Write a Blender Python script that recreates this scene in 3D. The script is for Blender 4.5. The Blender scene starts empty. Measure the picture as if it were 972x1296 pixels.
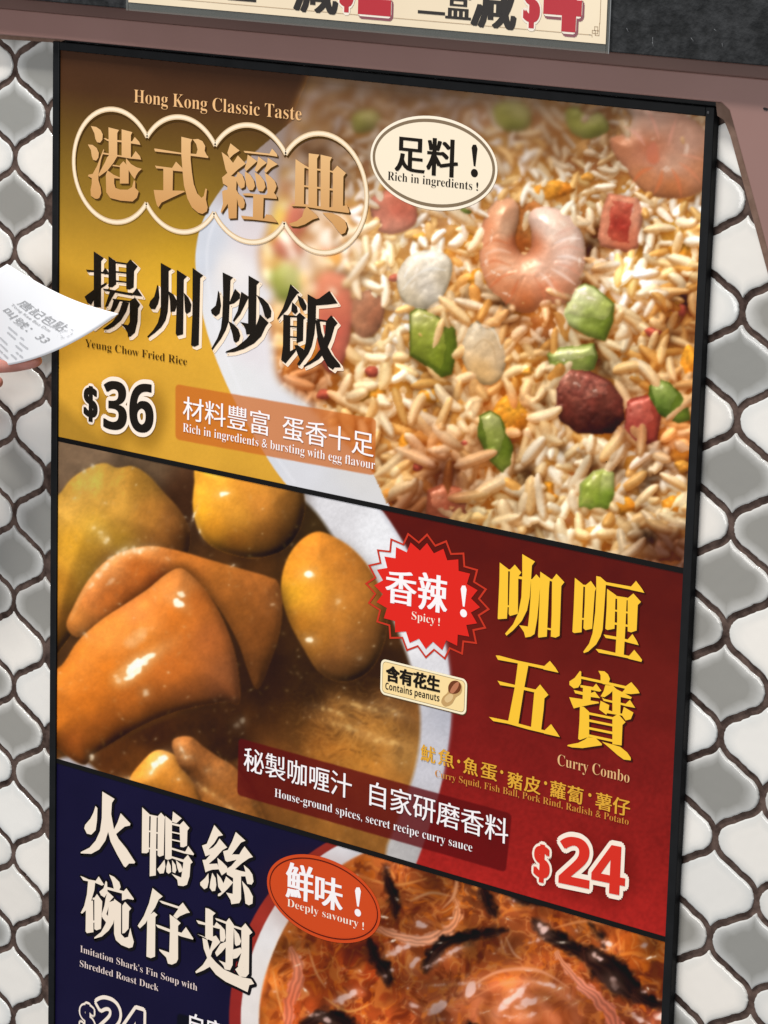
# A framed menu poster on an arabesque-tiled wall, a paper notice in a plastic
# sleeve above it, and a hand holding a paper receipt at the left.
import bpy, math, random
import numpy as np
from mathutils import Vector, Matrix

# ---- scene, camera, light, exposure -----------------------------------------
S = 0.8                      # width of the printed sheet in metres
Z0 = 1.40                    # height of the sheet's top edge above the floor
def W(x, y, z=0.0):          # poster axes (right, up, out; sheet width = 1) -> world
    return Vector((x * S, -z * S, Z0 + y * S))
def D(v):                    # the same for directions
    return Vector((v[0], -v[2], v[1]))

sc = bpy.context.scene
sc.view_settings.view_transform = 'Standard'; sc.view_settings.look = 'None'
sc.view_settings.exposure = 0.0; sc.view_settings.gamma = 1.0
cam_d = bpy.data.cameras.new('camera'); cam = bpy.data.objects.new('camera', cam_d)
sc.collection.objects.link(cam); sc.camera = cam
AX = [[0.768553759868642, 0.027384441241588342, -0.6391988818587679], [-0.1607846143887865, 0.9752866547090508, -0.15153959522930205], [0.6192523120404658, 0.2192396714198812, 0.7539632222516358]]
CAM = [2.991411681015813, 0.34491352406987896, 2.9614020342080787]
m3 = Matrix([D(a) for a in AX]).transposed()
cam.matrix_world = Matrix.Translation(W(*CAM)) @ m3.to_4x4()
cam_d.sensor_fit = 'HORIZONTAL'; cam_d.sensor_width = 36.0; cam_d.lens = 36.0 * 4100 / 972
cam_d.clip_start = 0.05; cam_d.clip_end = 100

world = bpy.data.worlds.new('World'); sc.world = world; world.use_nodes = True
world.node_tree.nodes['Background'].inputs['Color'].default_value = (0.93, 0.96, 1.0, 1)
world.node_tree.nodes['Background'].inputs['Strength'].default_value = 0.33      # the lit shop behind the camera

def lamp(name, loc, target, size, energy, col):
    d = bpy.data.lights.new(name, 'AREA'); d.shape = 'RECTANGLE'; d.size, d.size_y = size; d.energy = energy; d.color = col
    o = bpy.data.objects.new(name, d); sc.collection.objects.link(o)
    o.location = loc; o.rotation_euler = (Vector(target) - Vector(loc)).to_track_quat('-Z', 'Y').to_euler()
    return o
# a steep ceiling strip high above the wall, and an unseen fill lamp added low in front to even the poster
lamp('ceiling_strip_light', (-0.10, -2.1, 6.3), (0.30, 0, 0.9), (2.2, .22), 395, (1.0, .97, .92))
lamp('front_fill_light', (0.1, -4.0, 1.3), (0.4, 0, 0.7), (2.2, 1.6), 62, (1.0, .97, .94))

# ---- helpers -------------------------------------------------------------------
HM = np.array([[0.001454810747485537, 7.930595683373383e-06, -0.11178954700634351], [0.00010475374311925097, -0.0010214283061775627, 0.05666740162835371], [0.0002220368635733809, -5.2639917538783404e-05, 1.0]])
def at(p):
    """drawing coordinates of the artwork -> poster axes on the flat sheet (n x 2)"""
    p = np.atleast_2d(np.asarray(p, float)); q = np.c_[p, np.ones(len(p))] @ HM.T
    return q[:, :2] / q[:, 2:]
def ray(px, py, z):
    """where a sight line of the camera meets the plane z in front of the sheet"""
    a = np.array([(px - 486) / 4100., -(py - 648) / 4100., -1.0]); d = a @ np.array(AX); c = np.array(CAM)
    s = (z - c[2]) / d[2]; return c + s * d

def mat(name, col=(.8, .8, .8), rough=.5, spec=.5, **kw):
    m = bpy.data.materials.new(name); m.use_nodes = True; b = m.node_tree.nodes['Principled BSDF']
    b.inputs['Base Color'].default_value = (*col[:3], 1); b.inputs['Roughness'].default_value = rough
    b.inputs['Specular IOR Level'].default_value = spec
    for k, v in kw.items(): b.inputs[k.replace('_', ' ')].default_value = v
    return m
def nodes(m): return m.node_tree.nodes, m.node_tree.links
def noisy(m, c1, c2, scale, detail=4, stops=(.35, .65), bump=0, dist=.002, coord='Object', rough=None):
    """base colour wandering between two tones, optional bump"""
    n, l = nodes(m); b = n['Principled BSDF']
    tc = n.new('ShaderNodeTexCoord'); tx = n.new('ShaderNodeTexNoise'); tx.inputs['Scale'].default_value = scale; tx.inputs['Detail'].default_value = detail
    r = n.new('ShaderNodeValToRGB'); r.color_ramp.elements[0].position = stops[0]; r.color_ramp.elements[1].position = stops[1]
    r.color_ramp.elements[0].color = (*c1, 1); r.color_ramp.elements[1].color = (*c2, 1)
    l.new(tc.outputs[coord], tx.inputs['Vector']); l.new(tx.outputs['Fac'], r.inputs['Fac']); l.new(r.outputs['Color'], b.inputs['Base Color'])
    if bump:
        bp = n.new('ShaderNodeBump'); bp.inputs['Strength'].default_value = bump; bp.inputs['Distance'].default_value = dist
        l.new(tx.outputs['Fac'], bp.inputs['Height']); l.new(bp.outputs['Normal'], b.inputs['Normal'])
    return m
def lin(c):
    c = np.asarray(c, float) / 255.0
    return np.where(c <= .04045, c / 12.92, ((c + .055) / 1.055) ** 2.4)
GAIN = 1.0                                   # light the sheet gets: printed tone = ink * light
VEIL = .006                                  # gloss of the laminate, seen on the darkest inks
def ink(r, g, b): return tuple(np.clip((lin((r, g, b)) - VEIL) / GAIN, .002, .93))

class MB:
    """collects polygons, then links them as one mesh object"""
    def __init__(s): s.v = []; s.f = []; s.m = []; s.mats = []
    def mi(s, m):
        if m not in s.mats: s.mats.append(m)
        return s.mats.index(m)
    def poly(s, pts, m):
        k = len(s.v); s.v += [tuple(p) for p in pts]; s.f.append(tuple(range(k, k + len(pts)))); s.m.append(s.mi(m))
    def faces(s, pts, fs, m):
        k = len(s.v); s.v += [tuple(p) for p in pts]; i = s.mi(m)
        for f in fs: s.f.append(tuple(k + j for j in f)); s.m.append(i)
    def box(s, a, b, m):                      # poster axes
        (x0, y0, z0), (x1, y1, z1) = a, b
        p = [(x0, y0, z0), (x1, y0, z0), (x1, y1, z0), (x0, y1, z0), (x0, y0, z1), (x1, y0, z1), (x1, y1, z1), (x0, y1, z1)]
        s.faces(p, [(3, 2, 1, 0), (4, 5, 6, 7), (0, 1, 5, 4), (1, 2, 6, 5), (2, 3, 7, 6), (3, 0, 4, 7)], m)
    def slab(s, pts, z0, z1, m):              # extruded outline, poster axes
        n = len(pts); p = [(x, y, z0) for x, y in pts] + [(x, y, z1) for x, y in pts]
        s.faces(p, [tuple(range(n))[::-1], tuple(range(n, 2 * n))] + [(i, (i + 1) % n, n + (i + 1) % n, n + i) for i in range(n)], m)
    def build(s, name, parent=None, smooth=False, bevel=0):
        base = parent_base(parent)
        me = bpy.data.meshes.new(name); me.from_pydata([W(*p) - base for p in s.v], [], s.f)
        for m in s.mats: me.materials.append(m)
        me.polygons.foreach_set('material_index', s.m)
        if smooth: me.polygons.foreach_set('use_smooth', [True] * len(me.polygons))
        me.update()
        o = bpy.data.objects.new(name, me); sc.collection.objects.link(o)
        if parent: o.parent = parent
        if bevel:
            b = o.modifiers.new('bevel', 'BEVEL'); b.width = bevel; b.segments = 2; b.limit_method = 'ANGLE'
        return o
def parent_base(parent):
    v = Vector((0, 0, 0))
    while parent: v = v + parent.location; parent = parent.parent
    return v
def tag(o, label, cat, group=None, kind=None):
    o['label'] = label; o['category'] = cat
    if group: o['group'] = group
    if kind: o['kind'] = kind
    return o
def thing(name, label, cat, at3):
    o = bpy.data.objects.new(name, None); sc.collection.objects.link(o); o.location = W(*at3); o.empty_display_size = .05
    return tag(o, label, cat)
# ---- the tiled wall ----------------------------------------------------------------
wall = thing('tiled_wall', 'wall of white and grey lantern-shaped glazed tiles with brown grout around the menu poster', 'wall', (.5, -1.6, -.02))
WZ = -.008                                    # face of the tiles
grout_m = noisy(mat('grout', rough=.9, spec=.1), (.036, .023, .019), (.135, .092, .077), 90, 5, (.3, .72), .6, .003)
g = MB(); g.box((-.75, -2.0, -.06), (1.75, .10, WZ - .0026), grout_m); g.build('grout', wall)

def tile_mat(name, centre, rim, r):
    """glaze: thinner and paler along the tile's edge, a little cloudy"""
    m = mat(name, centre, .12, .5, Coat_Weight=.3, Coat_Roughness=.05); n, l = nodes(m); b = n['Principled BSDF']
    a = n.new('ShaderNodeAttribute'); a.attribute_name = 'glaze'
    tc = n.new('ShaderNodeTexCoord'); tx = n.new('ShaderNodeTexNoise'); tx.inputs['Scale'].default_value = 38; tx.inputs['Detail'].default_value = 4
    ad = n.new('ShaderNodeMath'); ad.operation = 'MULTIPLY_ADD'; ad.inputs[1].default_value = .55; ad.inputs[2].default_value = -.27
    sm = n.new('ShaderNodeMath'); sm.operation = 'ADD'; sm.use_clamp = True
    rp = n.new('ShaderNodeValToRGB'); rp.color_ramp.elements[0].color = (*rim, 1); rp.color_ramp.elements[1].color = (*centre, 1)
    rp.color_ramp.elements[0].position = r[0]; rp.color_ramp.elements[1].position = r[1]
    l.new(tc.outputs['Object'], tx.inputs['Vector']); l.new(tx.outputs['Fac'], ad.inputs[0]); l.new(ad.outputs[0], sm.inputs[0]); l.new(a.outputs['Color'], sm.inputs[1])
    l.new(sm.outputs[0], rp.inputs['Fac'])
    mx = n.new('ShaderNodeMix'); mx.data_type = 'RGBA'; mx.blend_type = 'MULTIPLY'; mx.inputs['Factor'].default_value = 1.0
    tn = n.new('ShaderNodeAttribute'); tn.attribute_name = 'tone'
    l.new(rp.outputs['Color'], mx.inputs['A']); l.new(tn.outputs['Color'], mx.inputs['B']); l.new(mx.outputs['Result'], b.inputs['Base Color'])
    t2 = n.new('ShaderNodeTexNoise'); t2.inputs['Scale'].default_value = 26; t2.inputs['Detail'].default_value = 2
    bp = n.new('ShaderNodeBump'); bp.inputs['Strength'].default_value = .22; bp.inputs['Distance'].default_value = .003
    l.new(tc.outputs['Object'], t2.inputs['Vector']); l.new(t2.outputs['Fac'], bp.inputs['Height']); l.new(bp.outputs['Normal'], b.inputs['Normal'])
    return m
white_t = tile_mat('white_glaze', (.80, .775, .735), (.63, .635, .62), (.0, .80))
grey_t = tile_mat('grey_glaze', (.285, .28, .26), (.56, .56, .545), (.12, .82))
DX, DY = .06033, .0604
def node_pt(c, r): return -.0930 + c * DX, -.0278 - r * (.06005 + .000034 * c)
WHITE = {0: [5, 7, 13, 17, 19, 21], 1: [2, 4, 8, 14, 18, 22], -1: [0, 2, 4, 6, 8, 10, 16, 18, 22], 19: [0, 2, 14, 16, 18], 18: [1, 3, 5, 7, 11, 13], 20: [1, 5, 9, 11, 13, 17], 21: [10, 14, 16]}
rt = random.Random(4)
def edge_curve(a, b, flip, seed):
    """S-shaped side of a lantern tile from its tip a to its cheek b, with the little step of the pattern in the middle"""
    (ax, ay), (bx, by) = a, b; out = []
    for i in range(29):
        t = i / 28.0
        s = .5 + .5 * math.tanh(4.3 * (t - .5)) / math.tanh(2.15)
        st = .040 * math.exp(-((t - .42) / .040) ** 2) - .040 * math.exp(-((t - .58) / .040) ** 2)
        s += st
        out.append((ax + (bx - ax) * s, ay + (by - ay) * t))
    return out
tiles = {}
TM = {'white': MB(), 'grey': MB()}
GL = {'white': [], 'grey': []}; TN = {'white': [], 'grey': []}
def inset(poly, d):
    p = np.array(poly); a = np.roll(p, 1, 0); b = np.roll(p, -1, 0)
    e1 = p - a; e2 = b - p
    n1 = np.c_[e1[:, 1], -e1[:, 0]]; n2 = np.c_[e2[:, 1], -e2[:, 0]]
    n1 /= np.linalg.norm(n1, axis=1, keepdims=True) + 1e-12; n2 /= np.linalg.norm(n2, axis=1, keepdims=True) + 1e-12
    n = n1 + n2; n /= np.maximum(np.linalg.norm(n, axis=1, keepdims=True), .35)
    return p - n * d                                # outline runs counter-clockwise, n points outward
for c in range(-10, 30):
    for r in range(-3, 31):
        if (c + r) % 2 == 0: continue
        if 2 <= c <= 16 and 2 <= r <= 21: continue  # nothing to see behind the poster
        T, Rr, B, L = node_pt(c, r - 1), node_pt(c + 1, r), node_pt(c, r + 1), node_pt(c - 1, r)
        e = edge_curve
        right_up = e(T, Rr, 0, 0); right_dn = e(B, Rr, 0, 0); left_up = e(T, L, 0, 0); left_dn = e(B, L, 0, 0)
        outl = left_up[:-1] + left_dn[::-1][:-1] + right_dn[:-1] + right_up[::-1][:-1]   # counter-clockwise from the top tip
        cx, cy = (T[0] + B[0]) / 2, (T[1] + B[1]) / 2
        ol = np.array(outl)
        for j in range(len(ol)):                    # slightly uneven hand-made edges
            ol[j] += (rt.uniform(-.00035, .00035), rt.uniform(-.00035, .00035))
        dd = .0041 + rt.uniform(0, .0006); o1 = inset(ol, dd)
        ex = np.roll(ol, -1, 0) - ol; keep_ = []
        for jj, q in enumerate(o1):                 # drop the points that fold over in the narrow tips
            w_ = q - ol; t_ = np.clip((w_ * ex).sum(1) / ((ex * ex).sum(1) + 1e-12), 0, 1)
            nx_ = np.roll(ol, -1, 0); cr = (ol[:, 1] > q[1]) != (nx_[:, 1] > q[1]); xi = (nx_[:, 0] - ol[:, 0]) * (q[1] - ol[:, 1]) / (nx_[:, 1] - ol[:, 1] + 1e-15) + ol[:, 0]
            if np.min(np.hypot(*(w_ - ex * t_[:, None]).T)) > dd * .88 and np.sum(cr & (q[0] < xi)) % 2 == 1 and np.hypot(*(q - ol[jj])) < dd * 1.7: keep_.append(q)
        o1 = np.array(keep_); o1 = o1[np.argsort(np.arctan2(o1[:, 1] - (T[1] + B[1]) / 2, o1[:, 0] - (T[0] + B[0]) / 2))]
        # pull everything to the middle for the inner rings: stays simple for this star-shaped outline
        ctr = np.array([cx, cy])
        rings = [(o1, WZ - .0045), (o1, WZ - .0010), (ctr + (o1 - ctr) * .98, WZ - .0004), (ctr + (o1 - ctr) * .94, WZ), (ctr + (o1 - ctr) * .80, WZ + .0001), (ctr + (o1 - ctr) * .62, WZ + .0001), (ctr + (o1 - ctr) * .36, WZ + .0001)]
        kind = 'white' if (r in WHITE[c] if c in WHITE else rt.random() < .55) else 'grey'
        tb = TM[kind]; k0 = len(tb.v); n = len(o1); fs = []
        tilt = (rt.uniform(-.018, .018), rt.uniform(-.018, .018))
        pts = []
        for (rg, z) in rings: pts += [(x, y, z + (x - cx) * tilt[0] + (y - cy) * tilt[1]) for x, y in rg]
        pts.append((cx, cy, rings[-1][1]))
        for q in range(len(rings) - 1):
            for j in range(n):
                j2 = (j + 1) % n; fs.append((q * n + j, q * n + j2, (q + 1) * n + j2, (q + 1) * n + j))
        last = (len(rings) - 1) * n
        for j in range(n): fs.append((last + j, last + (j + 1) % n, len(pts) - 1))
        tb.faces(pts, fs, white_t if kind == 'white' else grey_t)
        gl = [0, 0, .05, .18, .55, .85, 1.0]
        for q in range(len(rings)): GL[kind] += [gl[q]] * n
        GL[kind].append(1.0)
        tone = rt.uniform(.93, 1.03); wm = rt.uniform(-.012, .022)
        TN[kind] += [(tone * (1 + wm), tone, tone * (1 - wm), 1)] * len(pts)
for kind in TM:
    o = TM[kind].build(kind + '_tiles', wall, smooth=True); me = o.data
    a = me.attributes.new('glaze', 'FLOAT_COLOR', 'POINT'); v = np.repeat(np.array(GL[kind], np.float32)[:, None], 4, 1); a.data.foreach_set('color', v.ravel())
    a = me.attributes.new('tone', 'FLOAT_COLOR', 'POINT'); a.data.foreach_set('color', np.array(TN[kind], np.float32).ravel())

# ---- painted boards above and to the right of the tiles ------------------------------
fascia = thing('wall_fascia', 'dusty pink painted board above the menu poster with a slanted lower corner at right', 'wall panel', (.5, .0175, .0))
pink = noisy(mat('pink_paint', rough=.42, spec=.35), (.235, .128, .110), (.262, .146, .128), 7, 3, (.3, .7), .04, .002)
brown = noisy(mat('brown_edge', rough=.7, spec=.2), (.13, .075, .052), (.20, .125, .095), 60, 5, (.3, .7), .5, .003)
f = MB(); f.slab([(-.9, .0005), (-.0991, .0131), (.0099, .0146), (1.0261, .0177), (1.0368, .0100), (1.0452, -.0106), (1.096, -.1385), (1.36, -.80), (1.9, -.80), (1.9, .0472), (-.9, .0472)], WZ + .001, .012, pink)
f.build('painted_board', fascia, bevel=.0012)
f = MB(); f.slab([(1.0120, .0165), (1.0262, .0165), (1.0368, .0090), (1.0452, -.0110), (1.096, -.1390), (1.36, -.8005), (1.343, -.8005), (1.083, -.1430), (1.0330, -.0180), (1.0240, -.0020), (1.0150, .0020)], WZ - .001, .0020, brown)
f.build('edge_strip', fascia)
f = MB(); f.slab([(-.9, .0002), (-.0991, .0128), (.0099, .0143), (-.004, .0090), (-.0991, .0065), (-.9, -.006)], WZ - .001, -.0005, brown); f.build('edge_strip', fascia)
f = MB(); f.slab([(1.0802, .0163), (1.0815, .0172), (1.0860, .0166), (1.0868, .0152), (1.0850, .0138), (1.0812, .0144)], .011, .0126, mat('dark_hole', (.01, .008, .008), .8)); f.build('screw_hole', fascia)
mold = MB(); mold_m = noisy(mat('brown_moulding', rough=.5, spec=.3), (.115, .060, .050), (.150, .082, .068), 5, 3, (.3, .7))
mold.box((-.9, .0476, WZ), (1.9, .0622, .016), mold_m)
mo = mold.build('brown_moulding', bevel=.0012); tag(mo, 'narrow dark brown moulding running between the pink board and the black panel', 'moulding')
slab_m = noisy(mat('black_slate', rough=.85, spec=.25), (.009, .010, .011), (.036, .038, .041), 95, 8, (.36, .80), .9, .004)
bs = MB(); bs.box((-.9, .0634, WZ), (1.9, .42, .033), slab_m)
bo = bs.build('black_panel', bevel=.0010); tag(bo, 'rough black stone-like panel at the top, behind the paper notice', 'wall panel')
scr = mat('scratch', (.16, .165, .175), .6)
rs = random.Random(8)
for (px, py, L, an) in [(794, 38, 4, -1.0), (826, 52, 7, -1.5), (826, 56, 4, -1.2), (876, 50, 4, -.8), (905, 38, 3, -.6), (914, 57, 3, -1.3)]:
    p = ray(px, py, .0334); d = L * .0006
    dx, dy = d * math.cos(an), d * math.sin(an); wx, wy = -dy / d * .00035, dx / d * .00035
    q = [(p[0] - dx - wx, p[1] - dy - wy), (p[0] + dx - wx * .3, p[1] + dy - wy * .3), (p[0] + dx + wx * .3, p[1] + dy + wy * .3), (p[0] - dx + wx, p[1] - dy + wy)]
    sb = MB(); sb.poly([(x, y, .0332) for x, y in q], scr); sb.build('scratch', bo)

# ----------------------------------------------------------------------------
# THE PRINTED ARTWORK.  The poster is a flat printed sheet; this section works
# out which ink lies where on it (the food photography is part of the print).
# INK is a table of printed colours over the sheet, OWN says which printed item
# each spot belongs to, so that every item becomes a flat mesh of its own.
# Sheet coordinates: sx to the right (0..972), sy down (0..CH).
# ----------------------------------------------------------------------------
CW, CH = 972, 1680
rng = np.random.default_rng(7)
GX, GY = np.meshgrid(np.arange(CW, dtype=np.float32), np.arange(CH, dtype=np.float32))
INK = np.zeros((CH, CW, 3), np.float32)
OWN = np.zeros((CH, CW), np.int16)
HGT = np.zeros((CH, CW), np.float32)
ITEMS = ['']                                   # (panel, name) per id

def item(panel, name):
    ITEMS.append((panel, name)); return len(ITEMS) - 1

def vnoise(scale, seed=0, octaves=3, sx=1.0, sy=1.0, h=CH, w=CW, x=None, y=None):
    """smooth value noise, about -1..1"""
    r = np.random.default_rng(seed)
    tot = 0; amp = 1; s = scale
    X = (np.arange(w) if x is None else x); Y = (np.arange(h) if y is None else y)
    if x is None: X, Y = np.meshgrid(X, Y)
    out = np.zeros(X.shape, np.float32)
    for o in range(octaves):
        g = r.random((128, 128)).astype(np.float32) * 2 - 1
        u = X / (s * sx); v = Y / (s * sy)
        iu = np.floor(u).astype(int); iv = np.floor(v).astype(int)
        fu = u - iu; fv = v - iv
        fu = fu * fu * (3 - 2 * fu); fv = fv * fv * (3 - 2 * fv)
        a = g[iv % 128, iu % 128]; b = g[iv % 128, (iu + 1) % 128]
        c = g[(iv + 1) % 128, iu % 128]; d = g[(iv + 1) % 128, (iu + 1) % 128]
        out += amp * ((a * (1 - fu) + b * fu) * (1 - fv) + (c * (1 - fu) + d * fu) * fv)
        tot += amp; amp *= .5; s *= .5
    return out / tot * 1.4

def box1(a, r, axis):
    if r < 1: return a
    k = 2 * r + 1
    pad = [(0, 0)] * a.ndim; pad[axis] = (r + 1, r)
    p = np.cumsum(np.pad(a, pad, mode='edge'), axis=axis, dtype=np.float64)
    n = a.shape[axis]
    hi = np.take(p, np.arange(k, k + n), axis=axis); lo = np.take(p, np.arange(0, n), axis=axis)
    return ((hi - lo) / k).astype(np.float32)

def blur(a, r):
    r = int(round(r))
    for _ in range(2):
        a = box1(box1(a, r, 0), r, 1)
    return a

def P(s):
    return np.array([[float(v) for v in q.split(',')] for q in s.split()], np.float32)

def smooth(pts, n=6, closed=True):
    """Catmull-Rom through the points"""
    p = np.asarray(pts, np.float32); m = len(p); out = []
    for i in range(m if closed else m - 1):
        if closed: a, b, c, d = p[i - 1], p[i], p[(i + 1) % m], p[(i + 2) % m]
        else: a, b, c, d = p[max(i - 1, 0)], p[i], p[i + 1], p[min(i + 2, m - 1)]
        for k in range(n):
            t = k / n
            out.append(.5 * (2 * b + (c - a) * t + (2 * a - 5 * b + 4 * c - d) * t * t + (3 * b - a - 3 * c + d) * t ** 3))
    if not closed: out.append(p[-1])
    return np.array(out, np.float32)

def sdist(poly, pad=4):
    """slices of the poly's box and the distance to its edge there (positive inside)"""
    x0 = max(int(poly[:, 0].min()) - pad, 0); x1 = min(int(poly[:, 0].max()) + pad + 2, CW)
    y0 = max(int(poly[:, 1].min()) - pad, 0); y1 = min(int(poly[:, 1].max()) + pad + 2, CH)
    if x1 <= x0 or y1 <= y0: return None
    sl = (slice(y0, y1), slice(x0, x1)); X = GX[sl]; Y = GY[sl]
    d2 = np.full(X.shape, 1e9, np.float32); ins = np.zeros(X.shape, bool)
    q = np.roll(poly, -1, 0)
    for (ax, ay), (bx, by) in zip(poly, q):
        ex, ey = bx - ax, by - ay; L = ex * ex + ey * ey + 1e-9
        t = np.clip(((X - ax) * ex + (Y - ay) * ey) / L, 0, 1)
        d2 = np.minimum(d2, (X - ax - t * ex) ** 2 + (Y - ay - t * ey) ** 2)
        if ay != by:
            c = ((ay > Y) != (by > Y)) & (X < ex * (Y - ay) / ey + ax)
            ins ^= c
    d = np.sqrt(d2); return sl, np.where(ins, d, -d)

def cols(sl, cps, eps=14.0, pw=1.6):
    """printed colour running smoothly between control colours 'x,y,r,g,b ...'"""
    c = P(cps) if isinstance(cps, str) else np.asarray(cps, np.float32)
    X = GX[sl]; Y = GY[sl]; W = 0; A = 0
    for x, y, r, g, b in c:
        w = 1.0 / ((X - x) ** 2 + (Y - y) ** 2 + eps * eps) ** pw
        W = W + w; A = A + w[..., None] * np.array([r, g, b], np.float32)
    return A / W[..., None]

def over(sl, m, col, own=None, cut=.5):
    m = np.clip(m, 0, 1)
    INK[sl] = INK[sl] * (1 - m[..., None]) + col * m[..., None]
    if own is not None: OWN[sl][m > cut] = own

def shape(poly, cps, own=None, soft=1.0, mott=6, mscale=14, seed=1, rnd=True, n=5, eps=14., edge=0, edgew=8, fleck=0, dome=None, cast=None):
    """one printed food item: outline, running colours, mottling, darker or lighter rim"""
    poly = P(poly) if isinstance(poly, str) else poly
    if rnd: poly = smooth(poly, n)
    r = sdist(poly, int(soft * 2) + 4)
    if r is None: return None
    sl, sd = r
    c = cols(sl, cps, eps)
    if mott:
        nz = vnoise(mscale, seed, 4, x=GX[sl], y=GY[sl]); c = c * (1 + nz[..., None] * mott / 100)
    if fleck:
        nz = vnoise(3.0, seed + 5, 2, x=GX[sl], y=GY[sl]); c = c * (1 + nz[..., None] * fleck / 100)
    if cast:                                      # soft dark band the photographer's lamp leaves beside the piece
        dx, dy, br, al = cast; mk = np.zeros((CH, CW), np.float32); mk[sl] = np.clip(.5 + sd, 0, 1)
        mk = blur(np.roll(np.roll(mk, dy, 0), dx, 1), br) * al
        INK[:] = INK * (1 - mk[..., None]) + np.array([40, 22, 8], np.float32) * mk[..., None]
    if dome:                                      # roundness in the printed picture
        rad, k = dome; t = np.clip(sd / rad, 0, 1); h = blur(np.sqrt(np.clip(1 - (1 - t) ** 2, 0, 1)) * rad * .55, 3)
        hy, hx = np.gradient(h); nn = np.sqrt(hx * hx + hy * hy + 1)
        lam = (.40 * hx + .62 * hy + .68) / nn
        lam = np.where(sd > 0, lam, .68)
        c = c * (1 + k * (lam / .68 - 1))[..., None]
        sp = np.clip((.24 * hx + .37 * hy + .92) / nn, 0, 1.2) ** 26 * np.clip(sd / 6, 0, 1)
        c = c + (np.clip(sp, 0, 1) * 16 * k)[..., None] * np.array([1.0, .9, .7])
    if edge:
        c = c * (1 + edge * np.exp(-np.clip(sd, 0, None) / edgew))[..., None]
    over(sl, .5 + sd / soft, c, own)
    return sl, sd

def glint(x, y, rx, ry, ang=0, a=.9, col=(255, 250, 240), soft=1.5, seed=0, rag=.35):
    """a small ragged bright spot of the print"""
    R = int(max(rx, ry) * 2 + 4)
    x0, x1, y0, y1 = max(int(x) - R, 0), min(int(x) + R, CW), max(int(y) - R, 0), min(int(y) + R, CH)
    if x1 <= x0 or y1 <= y0: return
    sl = (slice(y0, y1), slice(x0, x1)); dx = GX[sl] - x; dy = GY[sl] - y
    c, s = math.cos(ang), math.sin(ang)
    u = (dx * c + dy * s) / rx; v = (-dx * s + dy * c) / ry
    nz = vnoise(max(min(rx, ry), 2.0) * 1.7, seed + int(x * 7 + y), 2, x=GX[sl], y=GY[sl])
    d = (1 + rag * nz - np.sqrt(u * u + v * v)) * min(rx, ry) / soft
    if a < .72: prof = np.clip(d * soft / min(rx, ry), 0, 1) ** .8 * np.clip(.75 + .5 * nz, 0, 1.1)      # a faint sheen fades out
    else: prof = np.clip(d + .3, 0, 1)
    over(sl, prof * a, np.array(col, np.float32))
    hl = np.exp(-(u * u + v * v) / 3.2) * a * .28
    over(sl, hl, np.array([250, 214, 168], np.float32))

def streak(pts, w, col, a=1.0, soft=1.2, own=None, taper=True, hgt=None, edge=0.0, lines=0, seed=3, rag=0.0):
    """a thin strip along a path; w may run along it"""
    p = smooth(P(pts) if isinstance(pts, str) else pts, 8, closed=False)
    n = len(p); ws = np.interp(np.linspace(0, 1, n), np.linspace(0, 1, len(w)), w) if hasattr(w, '__len__') else np.full(n, w)
    M = ws.max() + 4
    x0, x1 = max(int(p[:, 0].min() - M), 0), min(int(p[:, 0].max() + M) + 1, CW)
    y0, y1 = max(int(p[:, 1].min() - M), 0), min(int(p[:, 1].max() + M) + 1, CH)
    if x1 <= x0 or y1 <= y0: return
    sl = (slice(y0, y1), slice(x0, x1)); X = GX[sl]; Y = GY[sl]
    best = np.full(X.shape, -1e9, np.float32); V = np.zeros(X.shape, np.float32); T = np.zeros(X.shape, np.float32)
    for i in range(n - 1):
        (ax, ay), (bx, by) = p[i], p[i + 1]; ex, ey = bx - ax, by - ay; L = ex * ex + ey * ey + 1e-9
        t = np.clip(((X - ax) * ex + (Y - ay) * ey) / L, 0, 1)
        dx = X - ax - t * ex; dy = Y - ay - t * ey
        d = np.sqrt(dx * dx + dy * dy); w_ = ws[i] + (ws[i + 1] - ws[i]) * t
        k = w_ / 2 - d; u = k > best
        best[u] = k[u]; V[u] = (np.sign(ex * dy - ey * dx) * d / np.maximum(w_ / 2, .3))[u]; T[u] = ((i + t) / n)[u]
    if rag: best = best + rag * vnoise(7, seed + 3, 2, x=X, y=Y)
    c = np.array(col, np.float32) if np.ndim(col) == 1 else None
    if c is None:
        cc = np.asarray(col, np.float32); ts = np.linspace(0, 1, len(cc))
        c = np.stack([np.interp(T, ts, cc[:, k]) for k in range(3)], -1)
    else: c = np.broadcast_to(c, X.shape + (3,))
    if edge: c = c * (1 + edge * V)[..., None]
    if lines: c = c * (1 + lines * np.sin(V * 9 + vnoise(16, seed, 2, x=X, y=Y) * 3))[..., None]
    over(sl, (.5 + best / soft) * a, c, own)
    return sl, best

# ---- ground colours of the three panels ------------------------------------
ID_GOLD = item('rice', 'gold_background'); ID_RED = item('curry', 'red_background'); ID_NAVY = item('soup', 'navy_background')
def div1(x): return 555.4 + (x - 72.8) * (722.4 - 555.4) / (865.2 - 72.8)
def div2(x): return 962.5 + (x - 71) * (1189 - 962.5) / (843 - 71)
PAN = np.where(GY < div1(GX), 0, np.where(GY < div2(GX), 1, 2))
def vramp(v, stops):
    s = np.array(stops, np.float32)
    return np.stack([np.interp(v, s[:, 0], s[:, k]) for k in (1, 2, 3)], -1)
top = 64 + (GX - 77) * .101
g = vramp(GY - (GX - 77) * .13, [(40, 62, 40, 30), (110, 76, 50, 32), (150, 98, 71, 34), (200, 126, 96, 38), (250, 150, 115, 42), (300, 184, 141, 48), (345, 208, 160, 53), (420, 222, 168, 58), (560, 214, 160, 56), (640, 200, 145, 48)])
nz = vnoise(60, 11, 3)
g = g * (1 + .03 * nz + .012 * vnoise(3, 12, 2))[..., None]
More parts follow.
